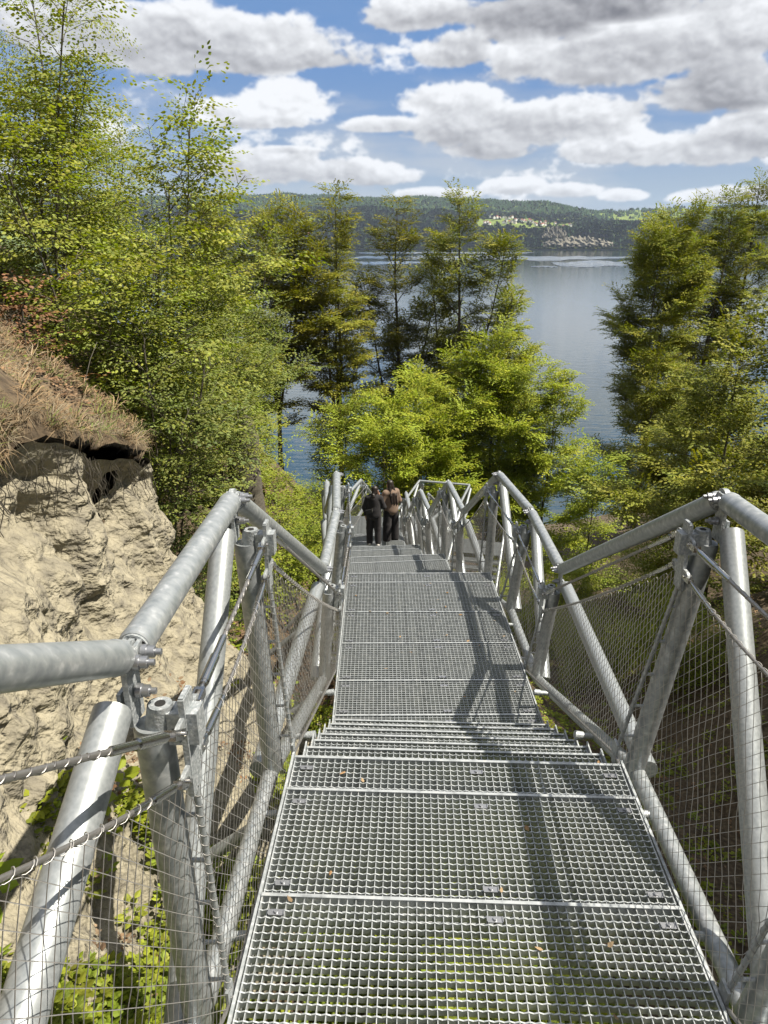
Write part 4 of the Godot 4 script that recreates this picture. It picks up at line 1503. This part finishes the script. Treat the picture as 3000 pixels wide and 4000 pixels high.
func build_far_shore() -> void:
	var r := RandomNumberGenerator.new()
	r.seed = 23
	var fs := []
	var f := 2720.0
	while f < 6000:
		fs.append(f)
		f += 22.0 if f < 3800 else 45.0
	var pts := PackedVector3Array()
	var cols := PackedColorArray()
	var nc := 150
	for ff in fs:
		for k in nc:
			var x: float = lerpf(-2600, 2600, float(k) / (nc - 1)) * ff / 4000.0 * 1.25
			pts.push_back(Vector3(x, hill_y(x, ff), -ff))
			var q := nz2.get_noise_2d(x * .03, ff * .03)
			cols.push_back(Color(.10, .135, .032).lerp(Color(.155, .20, .05), clampf(q + .5, 0, 1)))
	var b := MB.new()
	b.sheet(pts, fs.size(), nc, cols)
	top("hills", b.mesh(), M.plain, "long green wooded hills on the far side of the lake", "hills", "", "structure")
	# woods that read as one mass
	var tf := [[], [], []]
	var cc := [[], [], []]
	var tries := 0
	while tries < 80000:
		tries += 1
		var ff := 2745.0 + 2550.0 * pow(r.randf(), 1.25)
		var s := r.randf_range(150, 3050)
		var x: float = (s - 1500.0) / 2974.0 * ff
		var wood := nz.get_noise_2d(x * .010 + 400, ff * .010) + .32 * ss(2000, 1500, s) + .5 * ss(4300, 4700, ff) * ss(2300, 2150, s) + .25 * ss(3200, 2900, ff)
		if s > 2380 and ff > 3600: wood -= .45
		if s > 1860 and s < 2240 and ff > 3180 and ff < 3620 and r.randf() < .93: continue
		if wood < -.10 and r.randf() > .2: continue
		var y := hill_y(x, ff)
		if y < 1.5: continue
		var con := ff > 4200 and r.randf() < .75 or r.randf() < .12
		var kind := 2 if con else r.randi() % 2
		var hgt := r.randf_range(15, 25) if con else r.randf_range(11, 20)
		var w := hgt * r.randf_range(.8, 1.2)
		tf[kind].append(Transform3D(Basis(Vector3.UP, r.randf() * TAU).scaled(Vector3(w, hgt, w)), Vector3(x, y - hgt * .15, -ff)))
		var c := Color(.046, .082, .028) if con else Color(.125, .175, .032).lerp(Color(.25, .30, .06), r.randf())
		cc[kind].append(jitter(c, r, .25))
	var nm := ["far_wood", "far_wood", "far_conifers"]
	var lb := ["mixed spring green wood covering the far hills", "mixed spring green wood covering the far hills", "dark conifer forest along the crest of the far hills"]
	for k in 3:
		var o := scatter(nm[k], blob(k + 1, k == 2), M.plain, tf[k], cc[k], self)
		tag(o, lb[k], "forest", "woods of the far hills", "stuff")
	# bare rock of an old quarry
	var rock_m := mat(Color(.19, .175, .14), .95)
	rock_m.albedo_texture = noise_tex(61, .03, [[0.0, Color(.35, .36, .36)], [.5, Color(.8, .8, .78)], [1.0, Color(1, 1, 1)]], 5, 256)
	rock_m.uv1_triplanar = true
	rock_m.uv1_world_triplanar = true
	rock_m.uv1_scale = Vector3.ONE * .008
	var rl := ["pale quarry rock face in a long band just above the far shore", "upper pale rock shoulder of the quarry on the far shore", "smaller rock ledge beside the quarry on the far shore"]
	var rk := [[2120, 2395, 962, 925, 2790], [2118, 2215, 928, 885, 2900], [2230, 2380, 928, 908, 2900]]
	for k in 3:
		var e: Array = rk[k]
		pts = PackedVector3Array()
		for i in 9:
			for j in 41:
				var s := lerpf(e[0], e[1], j / 40.0)
				var v := i / 8.0
				var ff: float = e[4] + v * 40.0 + nz2.get_noise_2d(j * 3.0, i * 4.0 + k * 50) * 26.0
				var tp := lerpf(e[2], e[3] + nz2.get_noise_2d(j * 2.0, k * 30.0) * 14.0, v * pow(sin(PI * clampf(j / 40.0, .03, .97)), .35))
				var d := px_dir(s, tp)
				var q: float = ff / -d.z
				pts.push_back(Vector3(d.x * q, CY + d.y * q, -ff))
		b = MB.new()
		b.sheet(pts, 9, 41, PackedColorArray(), Vector3(0, .2, 1))
		top("quarry_rock", b.mesh(), rock_m, rl[k], "rock", "", "structure")
	# shoreline wall
	pts = PackedVector3Array()
	for j in 81:
		var s := lerpf(200, 3000, j / 80.0)
		var x := (s - 1500.0) / 2974.0 * 2738.0
		pts.push_back(Vector3(x, -.2, -2738.0 + nz.get_noise_1d(s * .1) * 6))
		pts.push_back(Vector3(x, 2.6, -2741.0 + nz.get_noise_1d(s * .1) * 6))
	b = MB.new()
	b.sheet(pts, 81, 2, PackedColorArray(), Vector3(0, .3, 1))
	top("shore_wall", b.mesh(), mat(Color(.42, .40, .36), .9), "thin pale stone wall along the far waterline", "wall")
	# village houses
	var wall := MB.new()
	wall.bx(-6, 6, -3, 6, -4.5, 4.5)
	for z in [-4.5, 4.5]: wall.tri(Vector3(-6, 6, z), Vector3(6, 6, z), Vector3(0, 10, z), Vector3(0, 0, signf(z)))
	var roof := MB.new()
	for s in [-1.0, 1.0]:
		roof.box(Vector3(s * 3.2, 8.05, 0), Vector3(3.5, -2.4 * s, 0) * Vector3(1, s, 1) * Vector3(1, s, 1), Vector3(.12, .18 * s, 0) * 1.2, Vector3(0, 0, 5.2))
	var wm := wall.mesh()
	var rm := roof.mesh()
	var white := mat(Color(.74, .72, .68), .9)
	var cream := mat(Color(.62, .55, .44), .9)
	var roofs := [mat(Color(.26, .075, .045), .9), mat(Color(.16, .06, .04), .9), mat(Color(.09, .085, .08), .9)]
	for k in 52:
		var s: float = r.randf_range(1880, 2225)
		var ff: float = r.randf_range(3330, 3600) - (s - 1880) * .25
		var lab := "white walled house of the village on the far hillside"
		var grp := "houses of the hillside village"
		if k >= 48:
			s = [1488, 1205, 1500, 2830][k - 48]
			ff = [2830, 2900, 2800, 2960][k - 48]
			lab = "lone white house near the far waterline below the woods"
			grp = "lone houses by the far shore"
		var x: float = (s - 1500.0) / 2974.0 * ff
		var h := thing("far_house", lab, "house", Vector3(x, hill_y(x, ff) + 9.0, -ff), r.randf_range(-1.4, 1.4), grp)
		var sc := r.randf_range(.7, 1.0)
		h.scale = Vector3(sc, sc * r.randf_range(.9, 1.2), sc)
		part("wall", wm, white if r.randf() < .75 else cream, h)
		part("roof", rm, roofs[r.randi() % 3], h)

# ------------------------------------------------------------------ people
func sdf(caps: Array, k: float, cell: float) -> ArrayMesh:
	var lo := Vector3.ONE * 1e9
	var hi := -lo
	for c in caps:
		var rr: float = maxf(c[2], c[3]) + cell * 2
		for e in [c[0], c[1]]:
			lo = lo.min(e - Vector3.ONE * rr)
			hi = hi.max(e + Vector3.ONE * rr)
	var nx := int((hi.x - lo.x) / cell) + 2
	var ny := int((hi.y - lo.y) / cell) + 2
	var nzz := int((hi.z - lo.z) / cell) + 2
	var F := PackedFloat32Array()
	F.resize(nx * ny * nzz)
	F.fill(1.0)
	for c in caps:
		var a: Vector3 = c[0]
		var b: Vector3 = c[1]
		var ra: float = c[2]
		var rb: float = c[3]
		var ab := b - a
		var L2 := maxf(ab.length_squared(), 1e-8)
		var m := maxf(ra, rb) + k + cell * 2
		var l := ((a.min(b) - Vector3.ONE * m - lo) / cell).max(Vector3.ZERO)
		var h := ((a.max(b) + Vector3.ONE * m - lo) / cell)
		for z in range(int(l.z), mini(int(h.z) + 1, nzz)):
			for y in range(int(l.y), mini(int(h.y) + 1, ny)):
				var row := (z * ny + y) * nx
				for x in range(int(l.x), mini(int(h.x) + 1, nx)):
					var p := lo + Vector3(x, y, z) * cell
					var t := clampf((p - a).dot(ab) / L2, 0, 1)
					var d := (p - a - ab * t).length() - lerpf(ra, rb, t)
					var o := F[row + x]
					if k > 0 and absf(o - d) < k:
						var hh := (k - absf(o - d)) / k
						F[row + x] = minf(o, d) - hh * hh * k * .25
					elif d < o: F[row + x] = d
	var id := PackedInt32Array()
	id.resize(F.size())
	id.fill(-1)
	var B := MB.new()
	var sx := 1
	var sy := nx
	var sz := nx * ny
	var off := [0, sx, sy, sx + sy, sz, sz + sx, sz + sy, sz + sx + sy]
	var cor := [Vector3(0, 0, 0), Vector3(1, 0, 0), Vector3(0, 1, 0), Vector3(1, 1, 0), Vector3(0, 0, 1), Vector3(1, 0, 1), Vector3(0, 1, 1), Vector3(1, 1, 1)]
	var eds := [[0, 1], [2, 3], [4, 5], [6, 7], [0, 2], [1, 3], [4, 6], [5, 7], [0, 4], [1, 5], [2, 6], [3, 7]]
	for z in nzz - 1:
		for y in ny - 1:
			for x in nx - 1:
				var i := (z * ny + y) * nx + x
				var inside := 0
				for o in off:
					if F[i + o] < 0: inside += 1
				if inside == 0 or inside == 8: continue
				var s := Vector3.ZERO
				var n := 0
				for e in eds:
					var fa := F[i + off[e[0]]]
					var fb := F[i + off[e[1]]]
					if (fa < 0) != (fb < 0):
						s += cor[e[0]].lerp(cor[e[1]], fa / (fa - fb))
						n += 1
				id[i] = B.v.size()
				B.v.push_back(lo + (Vector3(x, y, z) + s / n) * cell)
				B.n.push_back(Vector3(F[i + sx] - F[i] + F[i + sx + sy + sz] - F[i + sy + sz], F[i + sy] - F[i] + F[i + sx + sy + sz] - F[i + sx + sz], F[i + sz] - F[i] + F[i + sx + sy + sz] - F[i + sx + sy]).normalized())
	for z in range(1, nzz - 1):
		for y in range(1, ny - 1):
			for x in range(1, nx - 1):
				var i := (z * ny + y) * nx + x
				for ax in 3:
					var st: int = [sx, sy, sz][ax]
					if (F[i] < 0) == (F[i + st] < 0): continue
					var u: int = [sy, sz, sx][ax]
					var w: int = [sz, sx, sy][ax]
					var q := [id[i], id[i - u], id[i - u - w], id[i - w]]
					if q[0] < 0 or q[1] < 0 or q[2] < 0 or q[3] < 0: continue
					if F[i] < 0: B.ix.append_array([q[0], q[2], q[1], q[0], q[3], q[2]])
					else: B.ix.append_array([q[0], q[1], q[2], q[0], q[2], q[3]])
	return B.mesh()

func V(x: float, y: float, z: float) -> Vector3:
	return Vector3(x, y, z)

# five bent fingers round a grip axis; wrist w, pointing d, palm facing p
func hand(w: Vector3, d: Vector3, p: Vector3, curl: float) -> ArrayMesh:
	var s := d.cross(p).normalized()
	var c := [[w, w + d * .04, .020, .022], [w + d * .03 + s * .016, w + d * .075 + s * .024, .014, .013], [w + d * .03 - s * .016, w + d * .075 - s * .024, .014, .013], [w + d * .04, w + d * .08, .018, .014]]
	var ln := [.062, .070, .066, .052]
	for i in 4:
		var b := w + d * (.082 - .004 * absf(i - 1.5)) + s * (.028 - .0185 * i)
		var d1 := (d * cos(curl * .7) + p * sin(curl * .7))
		var d2 := (d * cos(curl * 1.7) + p * sin(curl * 1.7))
		var m: Vector3 = b + d1 * ln[i] * .5
		c.append([b, m, .0092, .0085])
		c.append([m, m + d2 * ln[i] * .5, .0085, .0070])
	var tb := w + d * .028 + s * .024
	var td := (d * .7 + s * .6 + p * .5).normalized()
	c.append([tb, tb + td * .035, .012, .0105])
	c.append([tb + td * .035, tb + td * .035 + (d * .8 + p * .6).normalized() * .028, .0100, .008])
	return sdf(c, .008, .005)

func build_people() -> void:
	var skin := mat(Color(.52, .30, .21), .5)
	skin.subsurf_scatter_enabled = true
	skin.subsurf_scatter_strength = .15
	var fab := func(c: Color) -> StandardMaterial3D:
		var m := mat(c, .95)
		m.rim_enabled = true
		m.rim = .3
		return m
	var black: StandardMaterial3D = fab.call(Color(.012, .011, .013))
	var black2: StandardMaterial3D = fab.call(Color(.016, .014, .016))
	var taupe: StandardMaterial3D = fab.call(Color(.165, .115, .085))
	var hair := mat(Color(.012, .007, .005), .5)
	var shoe := mat(Color(.55, .52, .50), .6)
	var shoe_d := mat(Color(.03, .03, .03), .6)
	# first woman: seen from behind, weight on her gully side foot, hand raised to her face
	var t := thing("person", "person in black sweatshirt and trousers with a long braid, holding a green bottle", "person", P(-.26, 7.556, 17.22), deg_to_rad(-6))
	var hd := V(.02, 1.50, -.02)
	var body := [[hd + V(0, .03, 0), hd + V(.012, -.05, -.03), .082, .066], [hd + V(0, -.06, .015), V(.01, 1.33, .02), .050, .055], [V(-.15, 1.30, .02), V(.15, 1.30, .02), .055, .055], [V(0, 1.25, .02), V(0, 1.0, .02), .12, .11], [V(0, 1.0, .02), V(0, .85, .03), .11, .14],
		[V(-.18, 1.28, .02), V(-.235, 1.02, .02), .045, .038], [V(-.235, 1.02, .02), V(-.225, .80, -.03), .036, .026], [V(.18, 1.28, .02), V(.23, 1.05, -.04), .045, .038], [V(.23, 1.05, -.04), V(.115, 1.30, -.16), .036, .026],
		[V(-.085, .85, .03), V(-.10, .45, .0), .085, .055], [V(-.10, .45, 0), V(-.105, .06, .04), .052, .035], [V(.085, .85, .03), V(.095, .45, .03), .085, .055], [V(.095, .45, .03), V(.10, .06, .09), .052, .035],
		[hd + V(.012, -.005, -.085), hd + V(.014, -.022, -.105), .012, .014], [hd + V(-.084, -.01, 0), hd + V(-.086, -.03, .005), .016, .010], [hd + V(.084, -.01, 0), hd + V(.086, -.03, .005), .016, .010], [hd + V(.012, -.055, -.080), hd + V(.012, -.06, -.088), .02, .018]]
	var bd := part("body", sdf(body, .03, .016), skin, t)
	part("hand", hand(V(-.225, .795, -.03), V(.03, -1, -.05).normalized(), V(1, .05, 0), 1.0), skin, bd)
	part("hand", hand(V(.115, 1.295, -.16), V(-.25, .9, -.2).normalized(), V(-.5, 0, .8).normalized(), .45), skin, bd)
	var sw := [[V(-.13, 1.31, .02), V(.15, 1.31, .02), .075, .075], [V(0, 1.28, .015), V(0, 1.02, .02), .155, .15], [V(-.05, 1.2, .02), V(-.06, .93, .02), .12, .125], [V(.05, 1.2, .02), V(.06, .93, .02), .12, .125], [V(0, .98, .02), V(0, .86, .03), .16, .165], [V(-.07, .87, .03), V(.07, .87, .03), .125, .125],
		[V(-.165, 1.30, .02), V(-.245, 1.03, .03), .075, .062], [V(-.245, 1.03, .03), V(-.228, .83, -.02), .060, .042], [V(.165, 1.30, .02), V(.255, 1.06, -.02), .075, .062], [V(.255, 1.06, -.02), V(.14, 1.25, -.14), .060, .042], [V(.0, 1.37, .02), V(.0, 1.33, .02), .065, .075]]
	part("sweatshirt", sdf(sw, .045, .014), black, t)
	var tr := [[V(-.06, .88, .03), V(.06, .88, .03), .135, .135], [V(-.085, .84, .035), V(-.115, .48, .01), .112, .092], [V(-.115, .48, .01), V(-.115, .09, .04), .090, .085], [V(.085, .84, .035), V(.10, .48, .03), .112, .092], [V(.10, .48, .03), V(.115, .11, .085), .090, .082]]
	part("trousers", sdf(tr, .035, .014), black2, t)
	var hr := [[hd + V(0, .045, .015), hd + V(0, -.03, .045), .088, .078], [hd + V(0, -.03, .06), V(.005, 1.38, .11), .055, .040]]
	for q in 7:
		var y := 1.42 - .045 * q
		hr.append([V(.005 + (.012 if q % 2 else -.012), y, .115 + .008 * sin(q)), V(.005 - (.012 if q % 2 else -.012), y - .035, .125 + .02 * sin(q * .5)), .034 - .002 * q, .030 - .002 * q])
	hr.append([V(.005, 1.11, .135), V(.01, .99, .14), .026, .012])
	part("hair", sdf(hr, .012, .009), hair, t)
	for s in [[-.11, .05, shoe], [.115, .10, shoe]]:
		part("shoe", sdf([[V(s[0], .045, s[1] + .03), V(s[0], .032, s[1] - .13), .046, .036], [V(s[0], .02, s[1] + .04), V(s[0], .02, s[1] - .15), .030, .028]], .02, .010), s[2], t)
	var bg := MB.new()
	bg.box(V(-.10, .99, .175), V(.085, .02, 0), V(-.012, .05, 0), V(0, 0, .022))
	part("waist_bag", bg.mesh(), mat(Color(.02, .02, .022), .6), t)
	var bz := MB.new()
	bz.box(V(-.02, 1.03, .198), V(.005, .045, 0), V(.004, 0, 0), V(0, 0, .003))
	part("bag_strap", bz.mesh(), mat(Color(.45, .43, .38), .5), t)
	# the bottle hangs from her hand
	var bt := thing("drinking_bottle", "dark green drinking bottle hanging from a hand of the person in black", "bottle", P(-.47, 6.81, 17.26), 0)
	var ax := V(.28, -1, .05).normalized()
	var bb := MB.new()
	bb.tube([ax * .10, ax * .115, ax * .14, ax * .33, ax * .345], [.02, .034, .040, .040, .034], 18)
	part("flask", bb.mesh(), mat(Color(.018, .11, .095), .35, .1), bt)
	var bc := MB.new()
	bc.tube([ax * .055, ax * .058, ax * .102], [.022, .026, .026], 16)
	bc.tube([ax * .06 + V(.02, 0, 0), V(.0, .03, 0), ax * .06 - V(.02, 0, 0)], [.005, .005, .005], 8)
	part("cap", bc.mesh(), shoe_d, bt)
	# second woman: turned towards the first, arms folded in front
	t = thing("person", "person with long loose dark hair in taupe sweatshirt and wide black trousers", "person", P(.17, 7.556, 17.52), deg_to_rad(28))
	hd = V(-.01, 1.555, -.02)
	body = [[hd + V(0, .03, 0), hd + V(.0, -.05, -.03), .082, .066], [hd + V(0, -.06, .015), V(0, 1.38, .02), .050, .055], [V(-.16, 1.36, .02), V(.16, 1.36, .02), .055, .055], [V(0, 1.30, .02), V(0, 1.04, .02), .12, .11], [V(0, 1.04, .02), V(0, .88, .03), .11, .14],
		[V(-.18, 1.34, .02), V(-.25, 1.08, 0), .045, .038], [V(-.25, 1.08, 0), V(-.06, 1.06, -.17), .036, .026], [V(.18, 1.34, .02), V(.24, 1.08, .0), .045, .038], [V(.24, 1.08, 0), V(.05, 1.08, -.18), .036, .026],
		[V(-.085, .88, .03), V(-.09, .47, .02), .085, .055], [V(-.09, .47, .02), V(-.09, .06, .05), .052, .035], [V(.085, .88, .03), V(.09, .47, .02), .085, .055], [V(.09, .47, .02), V(.09, .06, .05), .052, .035],
		[hd + V(.0, -.005, -.085), hd + V(.0, -.022, -.106), .012, .014], [hd + V(-.084, -.01, 0), hd + V(-.086, -.03, .005), .016, .010], [hd + V(0, -.055, -.080), hd + V(0, -.06, -.088), .02, .018]]
	bd = part("body", sdf(body, .03, .016), skin, t)
	part("hand", hand(V(-.06, 1.06, -.17), V(.95, .05, -.1).normalized(), V(0, 0, 1), .5), skin, bd)
	part("hand", hand(V(.05, 1.08, -.18), V(-.95, .05, -.1).normalized(), V(0, 0, 1), .5), skin, bd)
	sw = [[V(-.14, 1.36, .02), V(.15, 1.36, .02), .078, .078], [V(0, 1.33, .015), V(0, 1.05, .02), .16, .16], [V(-.05, 1.2, .02), V(-.065, .96, .02), .13, .135], [V(.05, 1.2, .02), V(.065, .96, .02), .13, .135], [V(-.07, .90, .03), V(.07, .90, .03), .135, .135], [V(0, 1.0, .02), V(0, .88, .03), .165, .165],
		[V(-.165, 1.35, .02), V(-.265, 1.09, .01), .078, .066], [V(-.265, 1.09, .01), V(-.09, 1.06, -.16), .064, .045], [V(.165, 1.35, .02), V(.26, 1.09, .01), .078, .066], [V(.26, 1.09, .01), V(.08, 1.08, -.17), .064, .045], [V(0, 1.42, .02), V(0, 1.38, .02), .062, .075]]
	part("sweatshirt", sdf(sw, .045, .014), taupe, t)
	tr = [[V(-.06, .90, .03), V(.06, .90, .03), .138, .138], [V(-.09, .86, .035), V(-.115, .48, .02), .118, .112], [V(-.115, .48, .02), V(-.12, .06, .03), .112, .115], [V(.09, .86, .035), V(.115, .48, .02), .118, .112], [V(.115, .48, .02), V(.12, .06, .03), .112, .115]]
	part("trousers", sdf(tr, .03, .014), black2, t)
	hr = [[hd + V(0, .045, .012), hd + V(0, -.03, .04), .090, .082], [hd + V(-.03, -.03, .05), V(-.06, 1.30, .13), .06, .05], [hd + V(.03, -.03, .05), V(.07, 1.28, .13), .06, .055], [V(.07, 1.28, .13), V(.10, 1.06, .17), .055, .03], [V(-.06, 1.30, .13), V(-.05, 1.10, .18), .05, .028], [V(.0, 1.35, .12), V(.02, 1.08, .18), .06, .03], [hd + V(.06, 0, 0), V(.12, 1.30, .05), .035, .03]]
	part("hair", sdf(hr, .02, .010), hair, t)
	for s in [-.12, .12]:
		part("shoe", sdf([[V(s, .04, .06), V(s, .03, -.12), .042, .034]], .02, .010), shoe_d, t)

func _ready() -> void:
	nz.seed = 1
	nz.frequency = .35
	nz.fractal_octaves = 4
	nz2.seed = 2
	nz2.frequency = .35
	nz2.fractal_octaves = 3
	camera_sky_sun()
	print("sky ", Time.get_ticks_msec())
	materials()
	build_terrain()
	build_lake()
	build_far_shore()
	print("land ", Time.get_ticks_msec())
	build_deck()
	railing(-1, "truss_railing", "tube truss railing with wire net along the sand cliff side", stations.slice(0, 12), .0508)
	railing(1, "truss_railing", "tube truss railing with wire net along the shaded gully side", stations, .0508)
	build_lower_stairs()
	build_supports()
	print("steel ", Time.get_ticks_msec())
	build_sprays()
	build_trees()
	print("trees ", Time.get_ticks_msec(), " sprays ", count_sprays)
	build_cover()
	print("cover ", Time.get_ticks_msec())
	build_people()
	print("done ", Time.get_ticks_msec())
